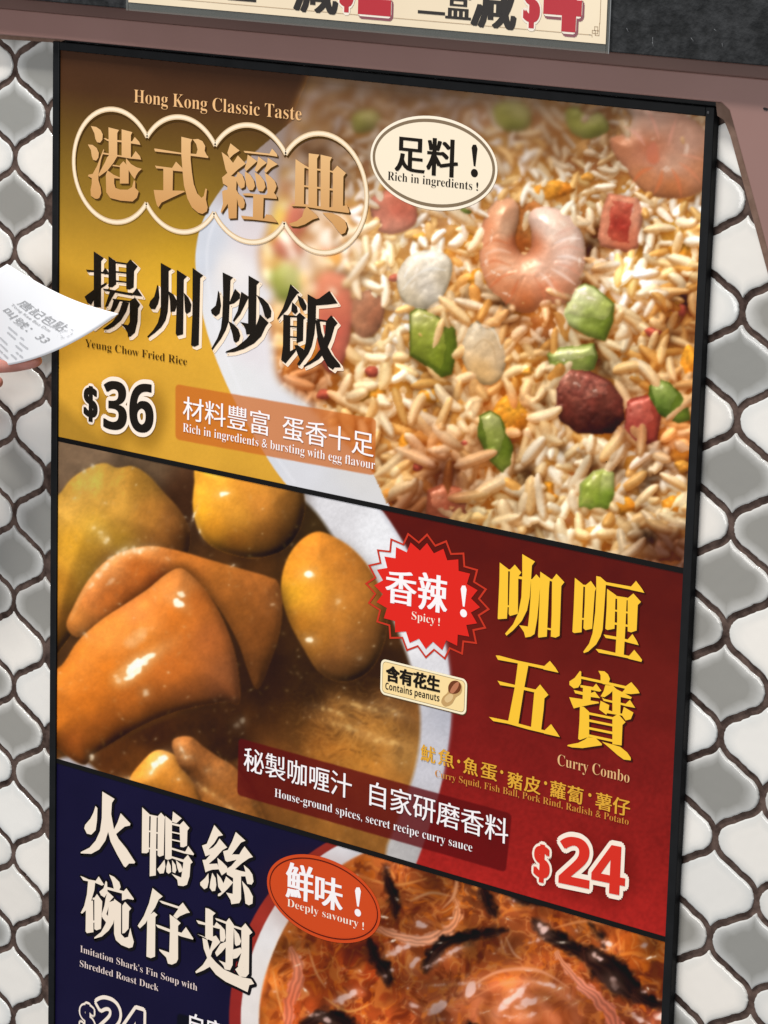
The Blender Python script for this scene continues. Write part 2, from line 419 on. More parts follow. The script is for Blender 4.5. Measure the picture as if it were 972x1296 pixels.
g += np.exp(-((GX - 235) ** 2 / 60 ** 2 + (GY - 330) ** 2 / 60 ** 2))[..., None] * np.array([14, 12, -4])
INK[:] = g; OWN[:] = ID_GOLD
r_ = vramp(GY - (GX - 486) * .24, [(560, 82, 24, 20), (680, 92, 26, 21), (800, 108, 30, 25), (900, 122, 30, 27), (1000, 142, 32, 29), (1080, 165, 37, 33), (1150, 182, 44, 38), (1250, 190, 48, 40)])
r_ = r_ * (1 + .05 * vnoise(26, 14, 3) + .07 * vnoise(3.2, 15, 2) * np.clip((GY - 820) / 200, .15, 1))[..., None]
m = PAN == 1; INK[m] = r_[m]; OWN[m] = ID_RED
n_ = np.array([27, 24, 52], np.float32) * (1 + .05 * vnoise(50, 16, 3))[..., None]
m = PAN == 2; INK[m] = n_[m]; OWN[m] = ID_NAVY

def within(panel, fn):
    """print fn() but only inside one panel"""
    a, b = INK.copy(), OWN.copy(); fn(); m = PAN != panel
    INK[m] = a[m]; OWN[m] = b[m]

# ---- fried rice --------------------------------------------------------------
def paint_rice():
    idp = item('rice', 'plate')
    plate = smooth(P('420,118 352,168 300,215 262,268 248,315 250,360 262,420 284,480 312,535 345,590 372,625 400,660 520,720 760,740 960,700 980,140 700,60 520,80'), 6)
    shape(plate, '256,330,206,210,220 262,300,202,206,216 275,400,224,224,228 290,340,234,228,226 300,480,226,226,228 340,585,206,208,216 320,440,228,222,226 320,300,218,208,210 310,230,190,180,184 350,190,172,158,156 340,560,222,222,226 380,600,214,214,220 420,640,210,210,214 455,600,214,212,212', idp, mott=2, mscale=40, rnd=False, eps=10)
    # rim line of the plate
    streak('300,230 268,290 262,340 272,405 298,480 335,555 372,610', 3.0, (236, 236, 242), .35, 4)
    idr = item('rice', 'fried_rice')
    heap = smooth(P('450,10 385,110 362,180 350,240 338,290 328,318 332,352 345,372 338,400 346,440 352,478 372,498 396,516 415,540 436,560 470,590 486,620 500,650 560,760 968,800 968,20 700,10'), 5)
    sl, sd = sdist(heap, 8)
    HG = np.full((CH, CW), -60, np.float32); ALB = np.zeros((CH, CW, 3), np.float32); GID = np.zeros((CH, CW), np.int16)
    SPC = np.zeros((CH, CW), np.float32); TR = np.zeros((CH, CW), np.float32)
    inside = np.full((CH, CW), -99, np.float32); inside[sl] = sd
    und = vnoise(42, 21, 2) * 15 + vnoise(17, 26, 2) * 5
    HG[inside > -2] = 0; HG += np.where(inside > -2, und, 0)
    base = np.stack([196 + 22 * vnoise(30, 22), 140 + 24 * vnoise(30, 22), 72 + 18 * vnoise(30, 23)], -1)
    patch = vnoise(46, 24, 3); patch2 = vnoise(60, 25, 2)
    ALB[:] = base; GID[inside > 0] = idr
    LX, LY, LZ = -.25, -.62, .74
    def put_item(name, poly, cps, h0, hm, rad, mott=7, mscale=9, seed=1, eps=9., rnd=True, gloss=.25, trans=0.0, own=None, flat=.0):
        i = item('rice', name) if own is None else own
        p = smooth(P(poly), 5) if rnd else P(poly)
        r = sdist(p, 5)
        if r is None: return i
        s, d = r; t = np.clip(d / rad, 0, 1); dome = np.sqrt(np.clip(1 - (1 - t) ** 2, 0, 1))
        nz = vnoise(mscale, seed, 3, x=GX[s], y=GY[s])
        h = h0 + 4 + hm * dome + nz * .7
        u = (d > 0) & (h > HG[s])
        HG[s] = np.where(u, h, HG[s]); GID[s] = np.where(u, i, GID[s])
        c = cols(s, cps, eps) * (1 + nz[..., None] * mott / 100)
        ALB[s] = np.where(u[..., None], c, ALB[s]); SPC[s] = np.where(u, gloss, SPC[s]); TR[s] = np.where(u, .75, TR[s])
        return i
    def grain(x, y, L, Wd, ang, h, col, own=None, bend=0., gl=.15, tilt=0.):
        R = int(L / 2 + 4); x0, x1, y0, y1 = int(x) - R, int(x) + R + 1, int(y) - R, int(y) + R + 1
        if x0 < 0 or y0 < 0 or x1 > CW or y1 > CH: return
        s = (slice(y0, y1), slice(x0, x1)); dx = GX[s] - x; dy = GY[s] - y
        c, sn = math.cos(ang), math.sin(ang)
        a = (dx * c + dy * sn) / (L / 2); b = (-dx * sn + dy * c) / (Wd / 2) + bend * (a * a - .3)
        k = 1 - np.abs(a) ** 2.6 - b * b
        u0 = k > 0
        hh = h + Wd * .55 * np.sqrt(np.clip(k, 0, 1)) + a * 2.5 * bend + a * tilt
        u = u0 & (hh > HG[s])
        HG[s] = np.where(u, hh, HG[s]); GID[s] = np.where(u, idr if own is None else own, GID[s])
        cc = np.asarray(col, np.float32) * (1 + .06 * a[..., None])
        ALB[s] = np.where(u[..., None], cc, ALB[s]); SPC[s] = np.where(u, gl, SPC[s]); TR[s] = np.where(u, 0, TR[s])
    def scatter(n, hlo, hhi, seed, sz=1.0, reg=None, tint=None):
        r = np.random.default_rng(seed)
        k = 0
        flow = vnoise(70, seed + 50, 2)
        while k < n:
            x = r.uniform(322, 950); y = r.uniform(70, 760)
            if reg is not None and not reg(x, y, r): continue
            xi, yi = int(x), min(int(y), CH - 1)
            if inside[yi, xi] < 3 + r.uniform(0, 5): continue
            k += 1
            f = .72 + .40 * np.clip((y - 120) / 420, 0, 1)
            L = np.clip(r.normal(36, 9), 18, 54) * f * sz; Wd = r.normal(11.6, 1.6) * f * sz
            ang = flow[yi, xi] * 4.0 + r.normal(.9, 1.1)
            t = r.random()
            t = t + .30 * patch[yi, xi]
            if t < .55: col = np.array([246, 230, 200]) * r.uniform(.90, 1.04)
            elif t < .90: col = np.array([242, 212, 160]) * r.uniform(.90, 1.04)
            else: col = np.array([232, 180, 104]) * r.uniform(.88, 1.05)
            if tint is not None: col = col * .5 + np.array(tint) * .5
            grain(x, y, L, Wd, ang, r.uniform(hlo, hhi) + und[yi, xi], col, bend=r.normal(0, .32), gl=r.uniform(.05, .3), tilt=r.normal(0, 4.5))
    scatter(2400, -12, 2, 31)
    # scrambled egg, bits of orange
    r = np.random.default_rng(5)
    eggs = [(648, 528, 26, 26), (868, 318, 22, 18), (872, 460, 12, 22), (640, 392, 24, 13), (612, 352, 22, 12), (560, 250, 24, 12), (700, 240, 26, 14), (420, 330, 22, 14), (390, 440, 18, 22),
            (848, 388, 18, 16), (520, 560, 16, 16), (850, 640, 14, 12), (790, 640, 18, 14), (470, 500, 22, 14), (590, 300, 18, 22), (690, 620, 14, 12), (545, 500, 16, 12), (815, 205, 15, 12), (450, 300, 20, 12)]
    for (x, y, a, b) in eggs:
        q = [(x + a * math.cos(t) * r.uniform(.7, 1.15), y + b * math.sin(t) * r.uniform(.7, 1.15)) for t in np.arange(0, 6.28, .7)]
        put_item('scrambled_egg', ' '.join('%.1f,%.1f' % v for v in q), [(x, y - b * .4, 240, 166, 52), (x + a * .5, y + b * .5, 206, 112, 26), (x - a * .6, y, 236, 150, 44)], 2, 7, 8, 16, 5, int(x), gloss=.3)
    scatter(620, -3, 5, 32)
    # prawns, onion, peppers, ham and roast pork
    put_item('scrambled_egg', '640,262 690,256 694,300 676,326 650,326 640,300', '664,280,196,112,50 660,310,170,84,32 680,290,214,146,80', 2, 5, 10, 12, 6, 71)
    shr = put_item('prawn', '616,268 630,252 646,250 656,260 656,280 652,300 656,316 664,322 672,312 672,292 668,276 676,264 696,262 718,270 732,286 741,312 740,346 728,372 710,388 690,384 672,396 652,394 634,384 620,368 610,346 606,318 609,290',
        '634,262,236,172,132 616,290,228,146,104 640,290,240,188,152 612,330,232,156,116 626,350,224,138,92 640,338,240,184,148 648,376,222,132,84 664,386,216,116,62 668,340,232,168,132 690,372,222,134,92 684,340,238,190,164 700,290,242,216,202 722,300,236,198,182 716,330,240,206,190 730,340,230,166,136 716,368,226,148,110 686,275,240,210,196 655,305,190,94,52 672,310,206,120,80', 6, 20, 32, 4, 16, 3, gloss=.7, eps=8)
    for k in ('622,300 634,296 646,302', '612,330 630,324 648,328', '622,358 640,346 652,342', '650,384 658,364 664,350', '688,388 686,366 680,350', '718,378 706,358 694,346', '738,340 720,330 702,330', '732,300 716,302 700,312'):
        p = smooth(P(k), 6, closed=False)
        for (x, y) in p:
            yy, xx = int(y), int(x); HG[yy - 1:yy + 2, xx - 1:xx + 2] -= .5
    sh2 = put_item('prawn', '772,176 790,168 800,150 790,132 830,128 862,142 888,160 906,190 902,226 880,246 850,252 822,246 804,232 790,212 778,196', '790,150,226,196,182 830,150,226,178,160 870,180,224,170,150 890,215,214,140,100 850,240,220,130,76 812,228,222,140,90 785,186,214,130,90 826,196,228,168,142 824,190,196,92,56 850,205,230,176,150', 4, 15, 24, 6, 12, 9, gloss=.5)
    def cube(kind, poly, side, face, top, seed, h0=8):
        i = item('rice', kind)
        put_item(kind, poly, side, h0, 8, 7, 8, 7, seed, gloss=.35, own=i, rnd=False, eps=6)
        put_item(kind, face, top, h0 + 5, 4, 8, 9, 6, seed + 1, gloss=.5, own=i, rnd=False, eps=6)
    cube('ham_cube', '770,244 808,251 815,268 808,314 794,320 760,312 756,300 763,262', '812,275,226,150,120 806,305,214,124,92 762,290,222,140,108 790,316,206,112,80', '772,250 804,256 798,312 766,304', '782,262,200,92,70 785,285,176,54,42 778,300,190,80,58 798,270,188,74,56', 4)
    put_item('onion_piece', '512,330 530,318 556,318 572,332 568,360 552,386 528,392 508,378 502,352', '520,340,214,206,192 545,335,238,234,226 540,360,222,214,204 520,380,200,186,160 560,350,206,190,164', 6, 10, 16, 9, 7, 6, gloss=.5)
    put_item('onion_piece', '600,404 620,402 638,420 642,450 634,478 616,488 596,476 584,450 588,424', '604,420,226,206,176 620,440,214,184,144 610,470,208,166,110 634,450,222,190,150', 5, 9, 15, 7, 9, 7, gloss=.35)
    G = '%d,%d,150,160,58 %d,%d,198,200,120 %d,%d,104,120,32'
    def pepper(poly, a, b, c, h0=7, seed=5, rad=13):
        put_item('green_pepper', poly, G % (a + b + c), h0, 12, rad, 7, 8, seed, gloss=.55)
    def cut(poly, face, cps, side, seed, h0=7):
        i = item('rice', 'green_pepper')
        put_item('green_pepper', poly, side, h0, 9, 10, 6, 8, seed, gloss=.5, own=i, rnd=False, eps=7)
        put_item('green_pepper', face, cps, h0 + 6, 5, 9, 7, 7, seed + 1, gloss=.75, own=i, rnd=False, eps=7)
    cut('518,396 528,389 546,394 576,416 579,440 572,474 558,478 534,460 518,450', '520,398 530,391 548,397 562,410 566,440 560,470 536,456 520,446', '526,398,206,206,136 545,402,180,182,90 530,425,142,152,48 552,450,124,138,36 524,444,120,132,36 556,420,150,160,56', '572,440,96,112,28 568,465,90,106,26', 5)
    cut('728,364 740,358 752,362 778,384 776,408 766,432 744,426 716,410 707,402', '728,366 741,360 752,365 776,386 768,408 752,404 712,398', '735,370,224,226,184 752,374,204,210,150 765,386,170,180,90 730,392,196,200,140 745,398,158,170,84', '720,404,180,190,120 745,418,134,148,60 768,420,112,128,40', 6, 9)
    cut('692,448 706,440 752,434 757,452 752,468 724,474 698,470', '694,450 708,442 750,437 754,450 726,456 700,458', '710,448,196,202,140 740,443,180,188,112 700,455,150,160,84', '705,464,130,142,62 735,464,146,156,76 750,460,120,136,56', 7, 6)
    cut('822,488 836,480 848,484 872,508 874,532 858,536 832,524 820,506', '824,490 837,482 848,487 858,500 848,520 830,516', '832,492,146,160,84 845,496,128,146,66 836,510,96,118,44', '864,515,96,114,34 860,530,110,126,40 840,526,70,92,28', 8, 7)
    cut('606,526 620,519 634,526 650,566 647,590 636,600 620,584 604,552', '608,528 621,521 633,529 640,556 630,584 616,566', '618,530,176,178,110 624,552,148,156,72 618,566,120,132,50', '642,570,100,116,32 638,590,128,138,50 612,560,92,106,34', 9, 6)
    cut('734,612 750,596 768,592 777,598 778,626 772,644 750,646 732,642', '736,614 752,598 764,596 762,616 758,642 736,638', '752,604,186,194,96 746,624,150,166,60 758,634,128,150,46 740,634,164,172,80', '770,606,196,202,120 772,630,120,142,44', 10, 9)
    pepper('628,132 656,128 672,142 668,162 640,166 624,152', (640, 145), (655, 140), (650, 160), 4, 11)
    pepper('716,140 740,132 764,146 770,166 744,176 722,166', (730, 150), (748, 148), (755, 168), 4, 12)
    pepper('446,146 468,138 482,148 472,164 450,168', (455, 152), (465, 148), (462, 162), 2, 13)
    pepper('342,346 360,334 380,344 384,368 366,384 346,374', (352, 356), (368, 350), (366, 376), 2, 14)
    put_item('roast_pork', '704,480 722,466 748,470 772,482 788,504 791,530 776,548 752,550 730,548 708,532 699,508', '722,480,140,70,56 745,495,112,44,36 770,500,124,62,48 750,535,60,24,20 775,535,48,20,16 715,515,100,42,32 730,500,150,84,68 786,515,116,50,40 722,535,84,36,28', 8, 12, 12, 18, 5, 15, gloss=.45, rnd=False)
    put_item('roast_pork', '708,480 722,468 748,474 770,484 772,500 748,508 726,506 706,498', '722,480,168,98,80 745,488,146,76,64 765,492,150,84,70 730,500,120,56,46 750,500,160,100,84', 16, 5, 8, 22, 4, 61, gloss=.6, rnd=False, own=[k for k in range(1, len(ITEMS)) if ITEMS[k][1] == 'roast_pork'][-1])
    cube('ham_cube', '792,506 826,498 838,520 832,558 810,567 790,552', '832,530,150,58,44 812,562,136,50,40 795,545,160,66,52', '794,508 825,501 829,530 812,552 792,540', '806,516,196,104,88 820,520,184,84,68 806,538,170,70,58', 16, 5)
    cube('roast_pork', '541,620 562,611 586,617 594,636 588,664 560,668 539,652', '590,645,150,80,54 565,662,120,56,38 545,650,140,70,46', '543,622 563,613 585,619 582,644 562,652 543,642', '552,626,196,116,84 570,624,172,92,62 566,642,150,74,50', 17, 7)
    put_item('ham_cube', '402,352 424,344 442,356 446,400 440,440 430,466 414,470 400,440 396,400', '412,365,208,104,74 430,380,196,84,62 415,420,176,66,54 432,440,190,88,70 410,460,170,70,56', 4, 9, 16, 8, 10, 18, gloss=.3)
    put_item('ham_cube', '470,250 500,240 524,256 526,282 500,296 474,288', '480,260,206,110,92 505,265,198,86,70 500,285,214,128,108', 3, 9, 14, 8, 8, 19, gloss=.3)
    put_item('roast_pork', '448,376 470,366 486,386 480,416 458,428 444,408', '460,385,158,92,64 472,400,140,74,48 455,415,170,104,72', 4, 9, 12, 12, 7, 20)
    put_item('ham_cube', '366,262 384,258 390,280 378,300 360,292', '375,275,206,104,84 380,290,196,80,60', 2, 7, 10, 8, 8, 22)
    put_item('ham_cube', '352,300 376,304 384,320 366,330 346,318', '360,312,214,110,88 375,320,206,94,70', 2, 6, 9, 8, 8, 23)
    put_item('ham_cube', '404,312 430,316 430,334 408,336', '415,322,214,104,66 425,330,200,90,56', 2, 6, 9, 8, 8, 24)
    for (x, y, rr_, nm) in ((470, 470, 7, 'h'), (498, 352, 6, 'h'), (588, 268, 6, 'g'), (560, 508, 6, 'e'), (826, 420, 8, 'h'), (858, 392, 9, 'h'), (700, 630, 6, 'e'), (528, 590, 7, 'h'), (864, 590, 8, 'e'), (772, 585, 5, 'e'), (590, 560, 6, 'h'), (536, 522, 5, 'e'), (880, 300, 8, 'e'), (745, 225, 7, 'e'), (640, 236, 6, 'e'), (580, 648, 8, 'g'), (668, 470, 6, 'e'), (410, 500, 8, 'h'), (530, 300, 7, 'e')):
        q = ' '.join('%.1f,%.1f' % (x + rr_ * 1.3 * math.cos(t) * r.uniform(.7, 1.2), y + rr_ * math.sin(t) * r.uniform(.7, 1.2)) for t in np.arange(0, 6.28, .9))
        nm2, c1, c2 = {'h': ('ham_cube', '198,92,68', '164,62,46'), 'g': ('green_pepper', '120,140,56', '84,104,30'), 'e': ('scrambled_egg', '240,176,76', '214,128,40')}[nm]
        put_item(nm2, q, '%d,%d,%s %d,%d,%s' % (x, y - 4, c1, x + 3, y + 4, c2), 4, 6, 7, 12, 4, int(x * 3 + y), gloss=.3)
    # loose grains lying on top, few enough that the pieces stay in view
    keep = np.isin(GID, [idr, 0] + [k for k in range(1, len(ITEMS)) if ITEMS[k][1] == 'scrambled_egg'])
    def free(x, y, r):
        return keep[min(int(y), CH - 1), int(x)] or r.random() < .03
    scatter(620, 3, 11, 33, reg=free)
    scatter(150, 9, 16, 34, 1.08, reg=free)
    scatter(46, 12, 18, 35, 1.1, reg=lambda x, y, r: y > 420 and free(x, y, r), tint=(246, 232, 206))
    # ---- how the studio photographer's light fell on the dish: part of the printed picture
    Hs = blur(HG, 1)
    gy, gx = np.gradient(Hs); nrm = np.sqrt(gx * gx + gy * gy + 1.0)
    dif = np.clip((-gx * LX * 1.15 - gy * LY * 1.15 + LZ) / nrm, 0, 1.3)
    shd = np.ones_like(HG)
    for k in range(1, 15):
        d = k * 1.7; ox, oy = int(round(LX * d * 1.2)), int(round(LY * d * 1.2))
        hs = np.roll(np.roll(HG, -oy, 0), -ox, 1)
        shd = np.minimum(shd, 1 - np.clip((hs - HG - d * .95) / 5., 0, 1))
    shd = blur(shd, 1)
    ao = np.clip(1 - np.clip(blur(HG, 4) - HG, 0, 20) / 20, 0, 1) * np.clip(1 - np.clip(blur(HG, 14) - HG, 0, 30) / 34, 0, 1)
    lit = (.50 + .54 * dif * (.45 + .55 * shd)) * (.34 + .66 * ao)
    lit = np.clip(lit * 1.06, 0, 1.18)[..., None]
    dark = np.where((TR > .3)[..., None], ALB * .30, np.array([146, 86, 34], np.float32))
    warm = ALB * np.array([1.0, .92, .76])
    mid = np.clip(lit * 1.5 - .2, 0, 1)
    body = dark * (1 - np.clip(lit, 0, 1)) + (warm * (1 - mid) + ALB * mid) * np.clip(lit, 0, 1.2)
    hx, hy, hz = LX * .5, LY * .5, LZ * .5 + .5; hn = math.sqrt(hx * hx + hy * hy + hz * hz)
    sp = np.clip((-gx * hx - gy * hy + hz) / nrm / hn, 0, 1) ** 60 * shd
    body = body + (sp * SPC * 130 * (1 + .5 * vnoise(4, 77, 2)))[..., None]
    body = body * (1 + .03 * vnoise(2.2, 78, 1))[..., None]
    body = body * (1 + .07 * patch2 + .05 * patch)[..., None] * np.array([.985, .97, .95])
    # broad run of tones over the heap: pale, golden and brown patches of rice, with the shadow among it printed in
    fld = cols((slice(0, CH), slice(0, CW)), '''430,200,156,120,88 560,140,150,116,90 640,210,204,164,118 720,190,160,116,72 700,240,224,190,142 560,280,228,190,146 480,320,238,206,158 420,300,232,200,168 340,330,238,210,178 360,420,222,166,98 390,470,192,116,64 560,420,216,176,120
480,470,228,190,134 540,470,220,176,114 620,440,216,156,94 680,405,200,138,86 660,470,216,168,104 800,350,238,214,178 850,330,226,182,120 862,400,166,104,48 800,420,208,164,112 840,450,204,152,90 780,450,192,152,100 690,520,222,184,132 640,520,222,128,56 600,580,188,132,82
530,560,200,134,82 560,605,110,58,34 500,600,218,174,114 522,645,134,76,42 650,620,204,164,112 700,580,224,194,152 760,560,212,174,122 830,600,218,182,140 862,560,212,138,76 850,640,222,184,126 700,660,228,198,152 780,650,204,164,112 845,692,84,46,28 740,690,194,152,100 600,660,192,152,96
880,200,210,160,110 880,280,236,200,150 740,330,200,150,100 590,340,214,160,100 500,420,230,196,146 580,520,222,180,124 620,500,206,150,90 780,590,206,160,108 800,540,160,104,64 690,570,206,170,124 720,440,190,150,96 540,330,226,190,140 510,540,208,160,104 450,540,222,176,116 870,480,196,140,84''', 16, 1.8)
    ric = ((TR < .3) & (inside > -2)).astype(np.float32)[..., None]
    loc = blur(body * ric, 17) / np.maximum(blur(ric, 17), .02)
    rat = np.clip(fld * .98 / np.maximum(loc, 10), .22, 1.45)
    fld = fld * np.array([1.03, 1.02, 1.03])
    rat = np.clip(fld * .98 / np.maximum(loc, 10), .22, 1.45)
    body = np.where(ric > .5, body * rat, body)
    body = np.where(ric > .5, fld * 0 + loc * rat + (body - loc * rat) * 1.2, body)
    rp = np.random.default_rng(19); pk = np.zeros((CH, CW), np.float32)
    for k in range(170):
        x, y = rp.uniform(360, 900), rp.uniform(100, 730); R_ = rp.uniform(7, 20); an = rp.uniform(0, 3.14); amp = -rp.uniform(.25, .6) if k % 5 < 3 else rp.uniform(.10, .2)
        x0, x1, y0, y1 = int(x - 50), int(x + 50), int(y - 50), int(y + 50); q = (slice(max(y0, 0), y1), slice(max(x0, 0), min(x1, CW)))
        dx, dy = GX[q] - x, GY[q] - y; u = (dx * math.cos(an) + dy * math.sin(an)) / (R_ * 1.5); v = (-dx * math.sin(an) + dy * math.cos(an)) / R_
        pk[q] += amp * np.exp(-(u * u + v * v))
    low = np.clip((3 - (HG - blur(HG, 12))) / 8, .15, 1)
    pk = np.where(pk < 0, pk * low, pk); pkc = np.clip(1 + pk, .3, 1.2)[..., None] ** np.array([.85, 1.05, 1.3])
    body = np.where(ric > .5, body * pkc, body)
    f1 = np.clip((262 - GY - 60 * np.clip((GX - 690) / 60, 0, 1)) / 150, 0, 1); f1 = np.maximum(f1, np.clip((470 - GX) / 60, 0, 1) * np.clip((470 - GY) / 80, 0, 1))
    body = body * .28 + blur(body, 1) * .72
    b1 = blur(body, 2); b2 = blur(body, 5)
    f = f1[..., None]
    body = np.where(f < .5, body * (1 - 2 * f) + b1 * 2 * f, b1 * (2 - 2 * f) + b2 * (2 * f - 1))
    lift = np.exp(-((GX - 430) ** 2 / 120 ** 2 + (GY - 330) ** 2 / 110 ** 2))[..., None]
    body = body * (1 - .30 * lift) + np.array([248, 220, 180]) * .30 * lift
    a = np.clip(blur(np.clip(inside + 1, 0, 1), 1), 0, 1)
    big = np.clip((470 - GX) / 60, 0, 1); a = a * (1 - big) + np.clip(blur(np.clip(inside * .09 + .45, 0, 1), 4), 0, 1) * big
    a = np.maximum(a, (HG > -30).astype(np.float32) * (inside > -4) * (big < .01))
    INK[:] = INK * (1 - a[..., None]) + body * a[..., None]
    m = (a > .5) & (GID > 0); OWN[m] = GID[m]
    m = (a > .5) & (GID == 0); OWN[m] = idr
    # the brown tint printed over the top of this panel
    t = vramp(GY - (GX - 77) * .08, [(40, .80, .80, .80), (75, .70, .70, .70), (120, .54, .54, .54), (165, .32, .32, .32), (215, .10, .10, .10), (250, 0, 0, 0)])
    t = t * np.clip(1.06 - (GX - 420) / 1000, .62, 1)[..., None]
    pic = (OWN != ID_GOLD)[..., None]
    INK[:] = np.where(pic, INK * (1 - t) + np.array([96, 72, 54], np.float32) * t, INK)
    for pth, w_, c_, a_ in (('612,312 626,304 642,308', 4, (196, 96, 52), .38), ('610,336 626,330 646,336', 4, (200, 100, 56), .38), ('620,364 636,350 650,346', 4, (196, 92, 50), .38), ('640,386 650,368 656,354', 4, (196, 92, 50), .35), ('690,384 686,366 676,350', 4, (206, 112, 74), .32), ('716,378 704,360 692,346', 4, (214, 130, 96), .32), ('736,350 720,338 704,334', 4, (216, 140, 110), .32), ('738,318 722,312 706,316', 4, (216, 150, 126), .3), ('728,288 714,292 700,300', 4, (220, 160, 140), .28),
                            ('614,322 630,316 646,320', 5, (248, 214, 190), .35), ('614,350 632,340 648,342', 5, (248, 210, 184), .3), ('704,372 694,356 684,346', 5, (248, 222, 206), .35), ('728,360 712,348 698,340', 5, (250, 228, 214), .4), ('738,332 722,325 706,325', 5, (250, 232, 222), .4), ('734,302 718,302 702,308', 5, (250, 234, 226), .4),
                            ('800,232 812,218 826,212', 6, (202, 104, 60), .4), ('828,246 836,228 838,214', 6, (204, 108, 62), .4), ('862,248 858,228 850,214', 6, (204, 110, 68), .4), ('886,230 874,216 860,206', 6, (208, 126, 90), .35), ('894,204 876,198 862,196', 5, (212, 140, 112), .35), ('790,160 806,170 816,184', 6, (206, 150, 132), .4), ('820,140 828,156 834,176', 5, (206, 140, 120), .35), ('856,150 850,168 846,184', 5, (206, 140, 120), .35),
                            ('512,350 520,336 536,326 556,326', 3, (246, 244, 240), .6), ('510,366 524,350 544,340 564,342', 3, (236, 232, 226), .5), ('516,384 530,366 550,356 566,358', 2.5, (180, 164, 144), .4), ('598,420 610,412 626,420 634,440', 3, (240, 226, 204), .5), ('600,440 612,430 624,440 628,462', 2.5, (182, 146, 102), .4)):
        streak(pth, [1.2, w_, w_, 1.2], c_, a_, 3.0)
    for (x, y, a_, b_, an, al) in [(622, 300, 3, 9, .2, .6), (616, 330, 3, 7, 0, .5), (628, 346, 7, 2.4, .5, .6), (712, 282, 7, 4, .5, .7), (724, 300, 5, 7, .3, .45), (700, 300, 4, 8, .2, .4), (734, 330, 2.5, 8, 0, .4), (690, 352, 8, 2, -.4, .4), (642, 372, 8, 2.4, .5, .4), (528, 340, 3, 9, .35, .75), (545, 330, 7, 3, .2, .7), (522, 362, 3, 6, .2, .5), (612, 420, 4, 8, .2, .35),
                                (736, 370, 7, 3, .3, .8), (748, 378, 6, 3, .4, .6), (726, 388, 4, 4, 0, .5), (540, 400, 8, 1.6, .3, .5), (720, 446, 8, 2.4, -.1, .6), (712, 456, 4, 2, 0, .6), (735, 452, 4, 2, 0, .5), (838, 490, 4, 3, .6, .4), (752, 604, 2.5, 6, .2, .5), (730, 486, 5, 3, .3, .5), (716, 478, 3, 5, 0, .4), (752, 494, 4, 2, .2, .4), (800, 268, 3, 8, .3, .25), (795, 170, 5, 7, .2, .35), (826, 176, 6, 4, .2, .3), (868, 190, 4, 8, .2, .3), (842, 214, 8, 4, -.2, .3), (792, 156, 4, 6, .3, .3), (555, 630, 4, 3, 0, .3)]:
        glint(x, y, a_, b_, an, al * .85, (255, 248, 240), 2.2, rag=.5)
    shape('822,184 828,180 833,190 834,202 828,208 820,204 818,194', '826,188,176,104,80 826,202,196,112,80', None, 5, 4)
within(0, paint_rice)
